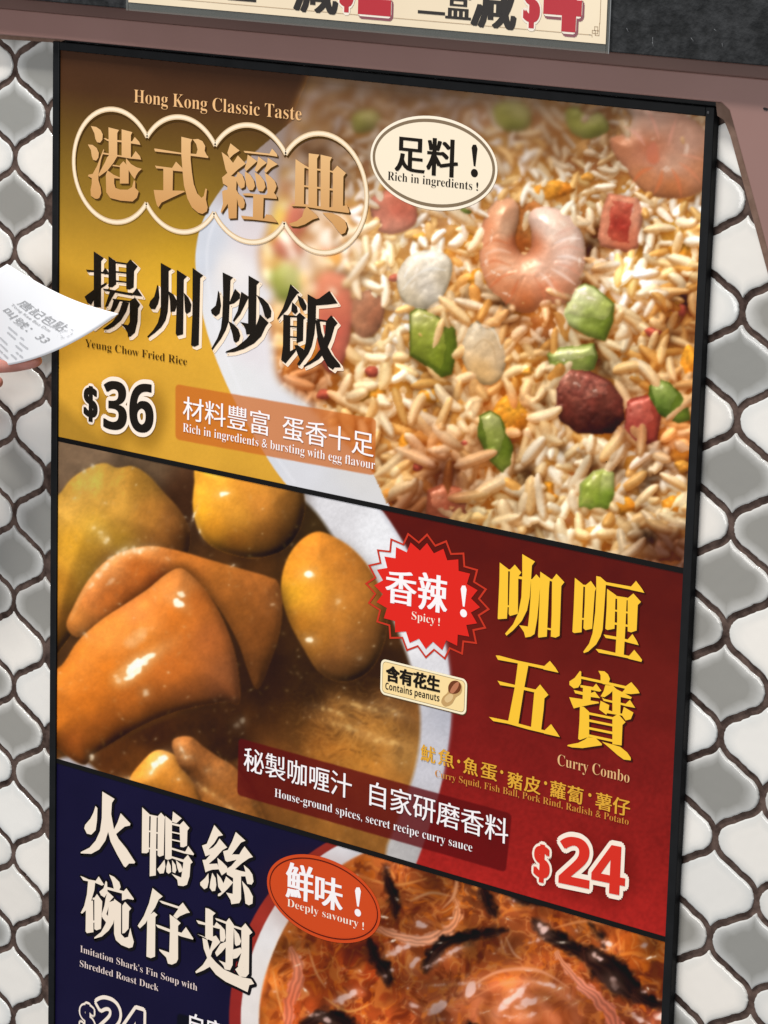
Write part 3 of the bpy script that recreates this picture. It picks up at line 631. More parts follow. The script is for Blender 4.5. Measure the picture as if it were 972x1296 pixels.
# ---- curry combo -------------------------------------------------------------
def paint_curry():
    idp = item('curry', 'plate')
    out = smooth(P('60,560 300,560 430,600 478,640 512,690 540,745 560,800 570,860 570,920 560,985 544,1045 524,1100 500,1160 300,1160 60,1060'), 6)
    shape(out, '560,860,222,220,224 520,720,230,230,234 480,680,232,232,236 500,800,236,234,236 552,960,200,198,206 530,1060,176,172,172 430,660,214,212,216 568,900,180,180,190 470,1080,190,186,184 80,955,226,220,226', idp, mott=2, rnd=False, eps=16)
    streak('478,642 512,692 541,747 561,802 570,860 570,920 560,985', 3, (176, 178, 190), .5, 5)
    ids = item('curry', 'curry_sauce')
    sauce = P('60,560 230,575 330,600 392,640 430,690 470,730 500,790 522,850 532,905 528,960 512,1015 490,1070 470,1120 300,1120 112,966 60,930')
    sl, sd = shape(sauce, '230,630,66,38,20 180,600,110,84,60 110,575,140,110,84 310,720,80,46,18 380,660,56,38,16 330,850,44,24,10 350,880,46,25,11 385,885,56,32,14 370,915,84,50,20 455,868,50,28,12 480,860,56,32,14 345,910,62,34,14 440,905,162,104,44 480,930,176,116,50 440,980,168,106,40 400,930,140,84,32 420,960,160,98,36 500,880,128,84,44 350,960,116,66,26 470,830,54,30,12 498,800,84,50,22 460,960,176,112,42 500,985,170,108,44 500,840,46,26,12 515,870,84,50,24 522,900,120,76,36 400,860,44,26,12 510,960,168,118,60 300,930,60,32,14 240,1000,150,88,34 480,1060,140,88,36', ids, soft=5, mott=14, mscale=22, seed=41, eps=16)
    # grainy curry surface
    def ripples(sl, seed, s=9, amp=.18, thr=.55, col=(212, 150, 76), a=.5):
        wx = GX[sl] + 9 * vnoise(22, seed, 2, x=GX[sl], y=GY[sl]); wy = GY[sl] + 9 * vnoise(22, seed + 1, 2, x=GX[sl], y=GY[sl])
        rg = 1 - np.abs(vnoise(s, seed + 2, 3, x=wx, y=wy * 1.5)) * 1.6
        return rg
    rg = ripples(sl, 42)
    zone = np.exp(-((GX[sl] - 455) ** 2 / 70 ** 2 + (GY[sl] - 925) ** 2 / 50 ** 2)) + .6 * np.exp(-((GX[sl] - 250) ** 2 / 70 ** 2 + (GY[sl] - 1000) ** 2 / 40 ** 2))
    over(sl, np.clip((rg - .66) * 2.0, 0, .35) * np.clip(zone, 0, 1) * (sd > 1), np.array([206, 142, 66], np.float32))
    over(sl, np.clip((.10 - rg) * 1.2, 0, .4) * np.clip(zone, 0, 1) * (sd > 1), np.array([74, 42, 16], np.float32))
    # fish balls
    fb = item('curry', 'fish_ball')
    shape('52,640 74,626 90,606 112,592 132,586 148,592 168,590 188,602 206,622 226,644 240,672 238,700 226,716 190,712 160,716 130,736 104,776 84,812 52,830',
          '80,640,176,130,56 110,606,206,154,72 135,600,210,156,68 150,640,208,150,62 175,610,184,128,48 190,650,186,122,48 215,655,150,92,40 225,690,112,64,26 200,690,160,98,40 150,690,190,140,44 120,670,206,156,58 95,690,196,140,40 80,740,176,116,34 105,720,196,140,46 80,790,150,92,30 150,710,160,96,36 235,680,96,54,22', fb, 2.2, 6, 12, 43, eps=13, fleck=3, dome=(70, .5), cast=(5, 4, 8, .4))
    fb = item('curry', 'fish_ball')
    shape('250,588 246,612 244,640 250,668 264,688 288,700 318,706 346,702 366,690 380,668 386,642 384,620 380,604 330,590 290,575', '252,620,226,158,50 250,650,230,160,40 275,620,222,152,50 270,670,204,132,34 300,650,212,142,48 300,690,158,94,28 330,640,196,124,48 340,680,140,84,30 365,640,150,94,36 378,650,112,68,26 360,680,104,62,24 320,612,196,126,44 360,612,150,96,36', fb, 2.2, 5, 12, 44, eps=12, fleck=2, dome=(60, .55), cast=(5, 6, 8, .45))
    fb = item('curry', 'fish_ball')
    shape('400,673 424,680 448,696 470,722 484,752 490,784 484,820 470,846 450,860 426,862 402,848 384,820 366,786 356,750 360,716 376,688', '392,690,196,120,40 420,695,192,118,42 445,715,184,112,42 375,720,204,130,40 372,750,222,156,40 395,760,216,146,44 420,770,192,120,46 450,750,190,118,46 475,770,168,102,40 478,810,150,92,40 445,820,160,100,46 420,840,132,80,36 400,810,176,110,40 450,850,126,76,34 380,790,180,112,34', fb, 2.4, 6, 12, 45, eps=12, fleck=3, dome=(62, .5), cast=(6, 8, 10, .5))
    # braised pork rind, the piece behind
    pr = item('curry', 'pork_rind')
    shape('84,792 96,762 112,734 134,710 162,696 192,691 226,697 264,708 306,720 340,730 352,738 357,764 354,800 342,838 326,872 314,850 300,810 270,760 230,726 190,748 150,776 104,806', '92,785,186,112,48 115,745,196,116,56 140,715,200,124,64 190,697,196,118,56 240,706,186,106,40 180,720,186,98,34 140,755,182,98,38 165,760,150,76,26 200,738,132,62,22 235,722,150,84,30 280,730,164,94,34 320,740,158,90,36 345,760,140,80,34 330,800,122,68,26 325,850,96,54,22 300,770,134,76,28 290,740,160,92,36', pr, 1.8, 7, 9, 46, eps=9, fleck=3, dome=(22, .4), cast=(6, 8, 9, .55))
    streak('90,784 102,756 120,730 142,710 168,698 200,694', [3, 6, 7, 7, 6, 3], (226, 160, 96), .45, 4)
    # the piece in front
    pr = item('curry', 'pork_rind')
    shape('52,940 52,862 78,842 98,812 126,786 156,766 186,746 208,728 226,719 240,726 262,750 282,784 296,822 303,862 302,890 286,888 256,893 226,900 196,911 166,926 140,942 118,956 108,968 92,962 72,946', '80,860,196,112,38 74,910,190,104,30 100,830,200,116,42 130,800,206,124,52 170,770,204,120,56 210,740,196,118,54 232,735,186,112,52 255,760,188,102,38 220,780,202,110,36 180,810,206,116,38 140,850,206,114,34 110,890,200,108,30 90,940,160,82,26 130,920,176,92,28 170,890,194,104,34 220,850,198,106,38 270,810,184,100,44 290,850,160,90,46 280,880,146,80,40 240,885,160,86,36 200,900,152,80,28 150,935,120,60,18', pr, 1.8, 6, 13, 47, eps=10, edge=-.10, edgew=4, fleck=2, dome=(58, .45), cast=(4, 7, 10, .5))
    # the dark hollow below it and the pieces at the bottom
    shape('116,960 140,944 170,928 200,914 240,902 292,896 306,900 310,930 304,958 270,966 230,960 200,966 160,984 130,976', '140,955,84,44,16 200,930,62,32,14 260,915,58,32,14 290,940,52,28,12 180,970,96,52,18 240,950,70,40,18', ids, 6, 12, 10, 48, eps=10)
    pt = item('curry', 'potato_chunk')
    shape('164,986 178,966 196,950 214,952 232,964 246,982 256,1006 262,1040 240,1060 200,1020 170,1004', '176,985,196,126,46 200,960,208,140,60 225,975,196,124,48 240,1000,186,112,42 200,990,196,122,40 215,1010,180,106,36 250,1030,160,94,34', pt, 2, 7, 9, 49, eps=9, fleck=3, dome=(34, .7), cast=(4, 5, 6, .5))
    sq = item('curry', 'squid_piece')
    shape('218,938 240,932 256,944 276,958 298,972 318,1000 332,1030 344,1066 300,1062 266,1040 252,1004 240,984 226,968', '230,945,170,104,52 255,955,146,86,40 275,975,160,98,48 300,1000,146,86,38 320,1040,150,90,36 270,1010,156,92,36 245,980,110,62,26', sq, 2.4, 14, 7, 50, eps=8, fleck=5, dome=(24, .6), cast=(4, 5, 6, .5))
    for (x, y, a, b, an, al) in [(283, 625, 6, 3.4, -.2, .95), (390, 727, 7, 5, -.2, .95), (393, 810, 6, 4, .2, .85), (428, 762, 4, 6, .3, .4), (117, 590, 3, 3, 0, .6), (106, 597, 3, 4, .3, .5), (130, 680, 4, 8, -.4, .6), (136, 683, 3, 5, -.4, .5), (118, 668, 3, 3, 0, .5), (95, 631, 3, 2, 0, .5), (133, 637, 4, 2, 0, .4),
                               (170, 848, 10, 6, -.6, .95), (184, 834, 22, 5, -.55, .95), (162, 858, 8, 5, -.7, .9), (176, 840, 14, 6, -.5, .9), (150, 862, 5, 4, 0, .7), (180, 800, 16, 6, -.5, .28), (172, 806, 18, 10, -.6, .25), (228, 752, 5, 4, 0, .8), (226, 764, 8, 4, .5, .9), (184, 876, 5, 5, 0, .55), (146, 855, 4, 3, .4, .4),
                               (150, 700, 12, 4, -.6, .6), (162, 697, 9, 4, -.4, .7), (178, 697, 9, 4, -.2, .7), (192, 693, 7, 3, 0, .6), (134, 716, 9, 4, -.8, .55), (125, 729, 6, 4, -.9, .5), (116, 741, 5, 3, -.9, .45), (140, 736, 9, 3, -.8, .25), (108, 804, 5, 3, .9, .5), (212, 708, 5, 3, 0, .3), (295, 716, 4, 2, 0, .6),
                               (205, 960, 8, 5, -.7, .95), (196, 970, 9, 4, -1, .9), (191, 978, 4, 4, 0, .7), (230, 950, 3, 8, -.4, .7), (238, 958, 6, 3, .3, .45), (117, 958, 4, 4, 0, .7), (226, 986, 3, 2, 0, .5), (160, 985, 8, 3, .2, .5), (262, 975, 4, 3, 0, .4), (300, 918, 6, 6, 0, .25), (308, 912, 4, 4, 0, .3),
                               (470, 890, 3, 2, 0, .35), (500, 905, 3, 2, 0, .35), (455, 915, 3, 2, 0, .3), (246, 652, 1.6, 9, .35, .7), (253, 672, 1.6, 8, -.35, .6), (345, 765, 3, 2, 0, .3), (455, 832, 4, 3, 0, .3)]:
        glint(x, y, a, b, an, al, (255, 240, 222) if al < .9 else (255, 253, 248), 1.8, rag=.5)
    rs_ = np.random.default_rng(23)
    for k in range(420):                        # spice specks, pores and wet pin-points
        x, y = rs_.uniform(72, 525), rs_.uniform(580, 1080)
        if OWN[int(y), int(x)] in (ID_RED, idp) or PAN[int(y), int(x)] != 1: continue
        t = rs_.random()
        if t < .45: glint(x, y, rs_.uniform(.8, 1.8), rs_.uniform(.6, 1.2), rs_.uniform(0, 3), rs_.uniform(.15, .4), (92, 48, 16), 1.4)
        elif t < .8: glint(x, y, rs_.uniform(1, 3.2), rs_.uniform(.8, 1.8), rs_.uniform(0, 3), rs_.uniform(.1, .28), (226, 170, 96), 1.6)
        else: glint(x, y, rs_.uniform(.8, 2), rs_.uniform(.7, 1.2), rs_.uniform(-1, 1), rs_.uniform(.3, .7), (255, 238, 206), 1.4)
    for (x, y, a, b, an) in ((462, 896, 22, 4, .25), (440, 920, 26, 4, .3), (486, 938, 20, 4, .2), (420, 900, 16, 3, .3), (500, 900, 14, 3, .5), (260, 1000, 18, 3, .6), (300, 1030, 16, 3, .7)): glint(x, y, a, b, an, .42, (236, 190, 118), 2.5, rag=.7)
    m = (OWN != ID_RED)
    INK[:] = INK * .45 + blur(INK, 1) * .55
    INK[:] = np.where((m & (OWN != idp))[..., None], 255 * (np.clip(INK, 0, 255) / 255) ** 1.08 * 1.08, INK)
    warmed = INK * np.array([.98, 1.01, .98]) + np.array([5, 5, 8], np.float32)
    m2 = m & (OWN != idp); INK[:] = np.where(m2[..., None], warmed, INK)
    INK[:] = np.where(m[..., None], INK * (1 + .02 * vnoise(2.5, 60, 1))[..., None], INK)
within(1, paint_curry)

# ---- duck soup ----------------------------------------------------------------
def paint_soup():
    idb = item('soup', 'bowl')
    def ell(cx, cy, rx, ry, rot, n=72):
        t = np.linspace(0, 2 * np.pi, n, endpoint=False); c, s = math.cos(rot), math.sin(rot)
        return np.stack([cx + rx * np.cos(t) * c - ry * np.sin(t) * s, cy + rx * np.cos(t) * s + ry * np.sin(t) * c], -1).astype(np.float32)
    E1 = P('470,1046 430,1058 392,1080 356,1112 326,1152 304,1200 293,1250 290,1300 296,1360 320,1700 1000,1700 1000,1000 700,1000')
    shape(E1, '420,1070,150,48,40 330,1150,164,52,42 296,1250,150,44,40 300,1360,130,40,36', idb, 1.4, 4, n=6)
    E2 = P('490,1050 446,1062 408,1082 374,1112 342,1156 320,1204 308,1252 305,1300 312,1360 340,1700 1000,1700 1000,1000 700,1000')
    shape(E2, '420,1082,226,224,228 350,1160,232,228,228 316,1250,232,224,220 318,1360,220,214,212 470,1070,200,198,204', idb, 1.4, 2, n=6)
    ids = item('soup', 'soup')
    E3 = P('520,1062 470,1076 434,1094 400,1122 370,1158 348,1200 332,1250 328,1300 334,1360 370,1700 1000,1700 1000,1000 700,1000')
    sl, sd = shape(E3, '360,1190,214,132,50 345,1240,218,134,52 340,1290,210,120,44 400,1130,200,110,44 440,1100,206,126,52 390,1230,170,74,28 420,1280,172,78,32 470,1230,170,72,28 500,1130,178,100,46 560,1110,186,104,48 560,1160,170,92,40 600,1220,178,92,40 660,1230,176,96,44 560,1270,192,108,56 700,1280,190,108,58 640,1280,204,124,76 800,1250,140,66,28 820,1210,200,106,30 740,1160,164,92,40 700,1200,166,84,34 830,1280,150,70,40 440,1200,160,68,26 380,1280,180,82,34 600,1130,110,62,30 640,1180,160,88,42 500,1290,176,86,36', ids, 3.5, 12, 12, 70, n=6, eps=16)
    X, Y = GX[sl], GY[sl]
    wx = X + 16 * vnoise(40, 71, 3, x=X, y=Y); wy = Y + 16 * vnoise(40, 72, 3, x=X, y=Y)
    ins = np.clip(sd / 8, 0, 1)
    r1 = 1 - np.abs(vnoise(30, 73, 3, x=wx, y=wy)) * 2.1          # long threads of egg
    over(sl, np.clip((r1 - .60) * 2.2, 0, .55) * ins, np.array([226, 150, 62], np.float32))
    r2 = 1 - np.abs(vnoise(17, 74, 3, x=wy, y=wx)) * 2.2
    over(sl, np.clip((r2 - .72) * 2.2, 0, .5) * ins, np.array([236, 176, 96], np.float32))
    r3 = vnoise(20, 75, 3, x=wx * 1.2, y=wy)
    over(sl, np.clip((r3 - .18) * 1.5, 0, .7) * ins, np.array([104, 40, 14], np.float32))
    r5 = vnoise(9, 76, 3, x=wx, y=wy)
    over(sl, np.clip((r5 - .35) * 2.0, 0, .6) * ins, np.array([226, 130, 36], np.float32))
    over(sl, np.clip((-.45 - r5) * 2.0, 0, .55) * ins, np.array([120, 50, 20], np.float32))
    # glossy whorl right of the middle
    cx, cy = 664, 1292
    rr = np.sqrt((X - cx) ** 2 + ((Y - cy) * 1.25) ** 2) + 5 * vnoise(26, 79, 2, x=X, y=Y)
    w = np.exp(-(rr / 82) ** 4)
    over(sl, w * .72 * ins, np.stack([202 + 26 * np.sin(rr / 4.6), 122 + 24 * np.sin(rr / 4.6), 70 + 22 * np.sin(rr / 4.6)], -1).astype(np.float32))
    # shredded duck and noodle-like strands
    du = item('soup', 'duck_shred')
    streak('368,1200 376,1220 374,1248 366,1275 364,1320', [9, 15, 17, 16, 15], [(222, 150, 104), (216, 140, 100), (204, 116, 76), (214, 140, 104)], .9, 2.4, du, lines=.12, rag=3)
    du = item('soup', 'duck_shred')
    streak('474,1174 500,1184 536,1190 566,1178 580,1156 576,1138', [8, 13, 15, 15, 12, 6], [(226, 160, 108), (236, 184, 140), (230, 166, 112), (214, 150, 90)], .85, 2.6, du, lines=.14, rag=3)
    du = item('soup', 'duck_shred')
    streak('704,1206 722,1232 744,1252 764,1272 780,1296 790,1330', [5, 11, 15, 18, 19, 18], [(214, 150, 100), (224, 152, 116), (212, 128, 92), (220, 140, 104)], .95, 1.6, du, lines=.14, rag=3)
    for p, w_, c in (('570,1092 578,1110 574,1134 560,1150', 5, (222, 168, 112)), ('560,1098 590,1108 606,1128', 4, (230, 170, 90)), ('460,1110 500,1120 540,1112', 4, (226, 160, 80)), ('520,1140 545,1130 570,1134', 4, (220, 170, 110)), ('390,1200 400,1230 412,1250', 3, (232, 176, 108)),
                     ('640,1186 650,1206 660,1214', 3, (236, 190, 140)), ('592,1252 630,1230 680,1228 720,1250', 5, (226, 164, 112)), ('600,1262 640,1244 690,1246 724,1272', 4, (214, 140, 84)), ('700,1175 740,1166 780,1172', 4, (216, 150, 84)), ('346,1230 352,1262 360,1290', 3, (236, 176, 96)), ('410,1262 440,1280 470,1270', 4, (232, 170, 84)), ('770,1215 800,1206 830,1214', 5, (220, 136, 50))):
        streak(p, [1, w_, w_, 1], c, .75, 2.0)
    # dark wood-ear mushroom strips
    def ear(path, w, a=.96):
        i = item('soup', 'mushroom_strip')
        streak(path, [q * 1.25 for q in w], [(70, 40, 28), (34, 22, 18), (74, 44, 30)], a * .55, 7, None, rag=4, seed=len(path) + 9)
        streak(path, w, [(46, 28, 22), (28, 19, 17), (50, 32, 26)], a * .9, 4.5, i, edge=.35, lines=.18, seed=len(path), rag=3.5)
    ear('488,1098 492,1118 500,1140 500,1160', [6, 11, 13, 6])
    ear('466,1192 474,1210 486,1226 492,1244', [8, 15, 17, 8])
    ear('540,1226 548,1206 566,1192 592,1186 620,1180 642,1178', [10, 18, 15, 12, 9, 4])
    ear('612,1128 618,1144 628,1160', [10, 15, 6])
    ear('634,1124 656,1134 684,1146', [8, 13, 6])
    ear('674,1162 690,1180 710,1190 734,1206 748,1214', [6, 16, 17, 15, 8])
    ear('744,1206 764,1224 782,1238 800,1254 812,1262', [14, 34, 36, 26, 10])
    ear('806,1258 824,1268 846,1276', [10, 14, 10], .9)
    ear('386,1296 406,1288 430,1292 452,1310', [10, 18, 22, 18])
    ear('746,1170 760,1184 766,1200', [5, 10, 4], .8)
    ear('590,1296 610,1310 640,1330', [6, 16, 10], .8)
    for (x, y, a, b, an, al) in [(533, 1170, 8, 5, .2, .95), (508, 1200, 14, 5, -.3, .9), (498, 1207, 10, 4, -.3, .8), (524, 1220, 5, 10, .6, .85), (556, 1216, 26, 4, -.45, .75), (578, 1202, 16, 4, -.4, .8), (436, 1262, 16, 5, -.35, .95), (448, 1256, 8, 5, 0, .9), (430, 1268, 6, 4, 0, .8), (553, 1247, 14, 3, -.1, .75), (552, 1276, 16, 7, -.5, .9), (523, 1272, 8, 4, .3, .8), (594, 1256, 9, 14, .5, .85), (590, 1244, 14, 3, -.1, .7),
                               (650, 1262, 22, 7, -.7, .85), (668, 1268, 16, 6, -.4, .8), (692, 1246, 18, 3.5, .25, .8), (680, 1190, 16, 3, -.3, .6), (668, 1284, 14, 5, 0, .75), (646, 1254, 8, 5, 0, .6), (688, 1176, 7, 8, .6, .95), (683, 1170, 4, 5, .4, .8), (770, 1195, 10, 4, .5, .9), (752, 1208, 4, 5, 0, .7), (756, 1212, 7, 4, .4, .85), (776, 1244, 7, 11, -.6, .75), (816, 1196, 5, 5, 0, .9), (816, 1255, 4, 3, 0, .8), (810, 1290, 22, 5, .5, .95), (836, 1286, 8, 6, 0, .95), (718, 1142, 3, 3, 0, .7), (730, 1178, 3, 3, 0, .6), (650, 1140, 6, 3, .3, .6), (496, 1228, 3, 4, 0, .8), (486, 1236, 4, 4, 0, .6), (400, 1284, 12, 4, -.2, .6), (414, 1292, 9, 5, .4, .8), (490, 1098, 5, 3, 0, .35), (515, 1098, 3, 2, 0, .6), (540, 1100, 3, 2, 0, .5), (516, 1250, 2, 3, 0, .7), (380, 1210, 3, 3, 0, .5), (460, 1180, 3, 3, 0, .5), (345, 1255, 6, 3, .2, .5), (636, 1196, 2, 14, -.4, .7), (606, 1246, 4, 8, .5, .6), (720, 1262, 4, 8, -.3, .4), (640, 1286, 24, 3, .1, .5), (560, 1290, 10, 4, 0, .6)]:
        glint(x, y, a * .85, b * .75, an, al * .95, (255, 246, 236), 2.6, rag=.5)
    for k in range(150):
        x = rng.uniform(330, 860); y = rng.uniform(1080, 1400)
        if OWN[int(y), int(x)] == ids: glint(x, y, rng.uniform(1, 4), rng.uniform(.8, 1.8), rng.uniform(-1, 1), rng.uniform(.2, .7), (255, 226, 180), 1.4, rag=.5)
    m = (OWN != ID_NAVY) & (OWN != idb)
    deep = INK * np.array([.93, .82, .84]); lowf = 1 + .30 * vnoise(46, 91, 2)[..., None]
    INK[:] = np.where(m[..., None], (deep * lowf) * .75 + blur(deep * lowf, 1) * .25, INK)
    for k in range(46):                          # fine wet sparkle
        x = rng.uniform(360, 850); y = rng.uniform(1100, 1400)
        if PAN[int(y), int(x)] == 2 and OWN[int(y), int(x)] != idb: glint(x, y, rng.uniform(2, 6), rng.uniform(1, 2), rng.uniform(-1, 1), rng.uniform(.4, .9), (255, 246, 236), 1.6, rag=.5)
within(2, paint_soup)
# ---- flat tints and soft printed shadows of the layout ----------------------------------
def tint(panel, name, corners, col, a, r=6, soft=1.2):
    i = item(panel, name); q = P(corners); c = q.mean(0)
    pts = []
    for k in range(4):
        p, b, n = q[k - 1], q[k], q[(k + 1) % 4]
        u = (p - b) / np.linalg.norm(p - b); w = (n - b) / np.linalg.norm(n - b)
        for t in np.linspace(0, 1, 5): pts.append((1 - t) ** 2 * (b + u * r) + 2 * t * (1 - t) * b + t * t * (b + w * r))
    sl, sd = sdist(np.array(pts, np.float32)); m = np.clip(.5 + sd / soft, 0, 1) * a
    OWN[sl][m > a * .5] = i
    INK[sl] = INK[sl] * (1 - m[..., None]) + np.array(col, np.float32) * m[..., None]
tint('rice', 'caption_banner', '222,486 476,530 474,602 222,556', (196, 100, 40), .72)
tint('curry', 'caption_banner', '302,934 648,1030 640,1104 300,1006', (92, 18, 20), .80)
tint('soup', 'caption_banner', '224,1282 520,1366 520,1440 224,1356', (18, 16, 28), .85)
def softshade(cx, cy, rx, ry, col, a, ang=0.0, panel=None):
    c, s = math.cos(ang), math.sin(ang); dx, dy = GX - cx, GY - cy
    d = ((dx * c + dy * s) / rx) ** 2 + ((-dx * s + dy * c) / ry) ** 2
    m = (np.exp(-d ** 2) * a * (PAN == panel))[..., None]
    INK[:] = INK * (1 - m) + np.array(col, np.float32) * m
for (x, y, rx, ry) in ((146, 516, 15, 34), (182, 522, 17, 34)): softshade(x + 5, y + 7, rx + 8, ry + 8, (112, 78, 22), .55, .1, 0)
softshade(117, 512, 14, 24, (120, 84, 24), .5, .1, 0)
for (x, y, rx, ry) in ((728, 1090, 22, 40), (772, 1100, 24, 40), (688, 1088, 15, 26)): softshade(x + 5, y + 7, rx + 4, ry + 4, (92, 20, 16), .55, .1, 1)
softshade(552, 212, 88, 62, (120, 96, 60), .30, .12, 0)
softshade(412, 1140, 80, 58, (90, 30, 14), .30, .25, 2)
# ---- the poster ----------------------------------------------------------------------
BOT = -1.392
poster = thing('menu_poster', 'tall framed menu poster in three panels: fried rice, curry and shredded duck soup', 'poster', (.5, BOT, 0))
fr_m = noisy(mat('black_frame', rough=.5, spec=.14), (.0055, .0062, .0070), (.0085, .0092, .0105), 40, 2)
OUT, FZ = .0112, .0030
fr = MB()
fr.box((-OUT, BOT - OUT, WZ + .0003), (.0004, .0109, FZ), fr_m); fr.box((.9996, BOT - OUT, WZ + .0003), (1 + OUT, .0109, FZ), fr_m)
fr.box((.0006, .0002, WZ + .0004), (.9994, .0107, FZ - .0001), fr_m); fr.box((.0006, BOT - OUT + .0002, WZ + .0004), (.9994, BOT, FZ - .0001), fr_m)
fr.box((.0005, .0112, WZ + .0006), (1.0118, .0182, -.0015), fr_m)  # black filler standing in for the shadow gap above the frame
fr.box((.0005, BOT + .0001, WZ + .0005), (.9995, .0001, -.0012), fr_m)
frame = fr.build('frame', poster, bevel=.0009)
b = MB(); b.slab([(1.0035 + .0016 * math.cos(k * .785), .0048 + .0016 * math.sin(k * .785)) for k in range(8)], FZ - .0003, FZ + .0004, mat('frame_pin', (.05, .05, .055), .35)); b.build('corner_pin', frame)

def print_mat():
    m = mat('printed_sheet', (.8, .8, .8), .40, .12); n, l = nodes(m); a = n.new('ShaderNodeAttribute'); a.attribute_name = 'ink'
    tc = n.new('ShaderNodeTexCoord'); tx = n.new('ShaderNodeTexNoise'); tx.inputs['Scale'].default_value = 900; tx.inputs['Detail'].default_value = 1
    r = n.new('ShaderNodeMapRange'); r.inputs['To Min'].default_value = .93; r.inputs['To Max'].default_value = 1.06
    mx = n.new('ShaderNodeMix'); mx.data_type = 'RGBA'; mx.blend_type = 'MULTIPLY'; mx.inputs['Factor'].default_value = 1
    l.new(tc.outputs['Object'], tx.inputs['Vector']); l.new(tx.outputs['Fac'], r.inputs['Value']); l.new(a.outputs['Color'], mx.inputs['A']); l.new(r.outputs['Result'], mx.inputs['B'])
    l.new(mx.outputs['Result'], n['Principled BSDF'].inputs['Base Color']); return m
sheet_m = print_mat()
STEP = 1.2
xs = np.arange(60, 930, STEP); ys = np.arange(50, CH - 2, STEP)
vx, vy = np.meshgrid(xs, ys); PU = at(np.c_[vx.ravel(), vy.ravel()]).reshape(vx.shape + (2,))
iy = np.clip(vy, 0, CH - 2); ix = np.clip(vx, 0, CW - 2); jy = iy.astype(int); jx = ix.astype(int); fy = (iy - jy)[..., None]; fx = (ix - jx)[..., None]
VC = (INK[jy, jx] * (1 - fx) + INK[jy, jx + 1] * fx) * (1 - fy) + (INK[jy + 1, jx] * (1 - fx) + INK[jy + 1, jx + 1] * fx) * fy
VC = np.clip((lin(np.clip(VC, 0, 255)) - VEIL) / GAIN, .002, .95).astype(np.float32)
cyx = OWN[np.clip((vy[:-1, :-1] + STEP / 2).round().astype(int), 0, CH - 1), np.clip((vx[:-1, :-1] + STEP / 2).round().astype(int), 0, CW - 1)]
PUc = np.clip(PU, [0.0002, BOT + .0002], [.9998, -.0002])                # the sheet ends under the frame
um = (PU[:-1, :-1, 0] + PU[1:, 1:, 0]) / 2; vm = (PU[:-1, :-1, 1] + PU[1:, 1:, 1]) / 2
cyx = np.where((um > -.0008) & (um < 1.0008) & (vm < .0008) & (vm > BOT - .001), cyx, -1)
def print_mesh(i, name, parent, z=0.0):
    q = np.argwhere(cyx == i)
    if len(q) < 3: return None
    Wd = vx.shape[1]; a = q[:, 0] * Wd + q[:, 1]
    quad = np.stack([a + Wd, a + Wd + 1, a + 1, a], 1)
    used, invx = np.unique(quad.ravel(), return_inverse=True)
    pu = PUc.reshape(-1, 2)[used]; base = parent_base(parent)
    co = np.stack([pu[:, 0] * S - base.x, np.full(len(pu), -z * S - base.y), Z0 + pu[:, 1] * S - base.z], 1).astype(np.float32)
    me = bpy.data.meshes.new(name); me.vertices.add(len(co)); me.vertices.foreach_set('co', co.ravel())
    nq = len(quad); me.loops.add(nq * 4); me.polygons.add(nq)
    me.loops.foreach_set('vertex_index', invx.astype(np.int32)); me.polygons.foreach_set('loop_start', np.arange(0, nq * 4, 4, dtype=np.int32))
    me.update(calc_edges=True)
    at_ = me.attributes.new('ink', 'FLOAT_COLOR', 'POINT'); c = np.ones((len(used), 4), np.float32); c[:, :3] = VC.reshape(-1, 3)[used]; at_.data.foreach_set('color', c.ravel())
    me.materials.append(sheet_m)
    o = bpy.data.objects.new(name, me); sc.collection.objects.link(o); o.parent = parent
    return o
panels = {'rice': print_mesh(ID_GOLD, 'fried_rice_panel', poster), 'curry': print_mesh(ID_RED, 'curry_panel', poster), 'soup': print_mesh(ID_NAVY, 'soup_panel', poster)}
panels['rice']['label'] = 'top panel in brown and gold advertising fried rice at $36'
panels['curry']['label'] = 'middle panel in dark red advertising curry combo at $24'
panels['soup']['label'] = 'bottom panel in navy advertising imitation shark fin soup with duck'
for i in range(1, len(ITEMS)):
    if i not in (ID_GOLD, ID_RED, ID_NAVY): print_mesh(i, ITEMS[i][1], panels[ITEMS[i][0]])
blk = mat('black_rule', (.007, .0065, .0065), .5, .08)
for dv in (div1, div2):
    d = MB(); ya = at([(72.8, dv(72.8))])[0][1]; yb = at([(865, dv(865))])[0][1]; y = (ya + yb) / 2
    d.slab([(.0006, ya - .0032), (.9994, yb - .0032), (.9994, yb + .0032), (.0006, ya + .0032)], .0001, .0006, blk); d.build('divider_strip', poster)

# ---- lettering -----------------------------------------------------------------------
CUT = {}
def letters(s):
    """flat outline mesh of a line of text in Blender's own built-in lettering"""
    if s not in CUT:
        c = bpy.data.curves.new('letters', 'FONT'); c.body = s; c.resolution_u = 4; c.fill_mode = 'FRONT'
        if any(0x1D400 <= ord(ch) <= 0x1D433 for ch in s): c.offset = -.010      # a lighter cut of the serif face
        o = bpy.data.objects.new('letters', c); sc.collection.objects.link(o)
        dg = bpy.context.evaluated_depsgraph_get(); me = o.evaluated_get(dg).to_mesh()
        v = np.array([tuple(x.co)[:2] for x in me.vertices], float).reshape(-1, 2); f_ = [tuple(p.vertices) for p in me.polygons]
        o.evaluated_get(dg).to_mesh_clear(); bpy.data.objects.remove(o); bpy.data.curves.remove(c)
        CUT[s] = (v, f_)
    return CUT[s]
def serif(t):
    o = ''
    for ch in t:
        if 'A' <= ch <= 'Z': o += chr(0x1D400 + ord(ch) - 65)
        elif 'a' <= ch <= 'z': o += chr(0x1D41A + ord(ch) - 97)
        elif '0' <= ch <= '9': o += chr(0x1D7CE + ord(ch) - 48)
        else: o += ch
    return o
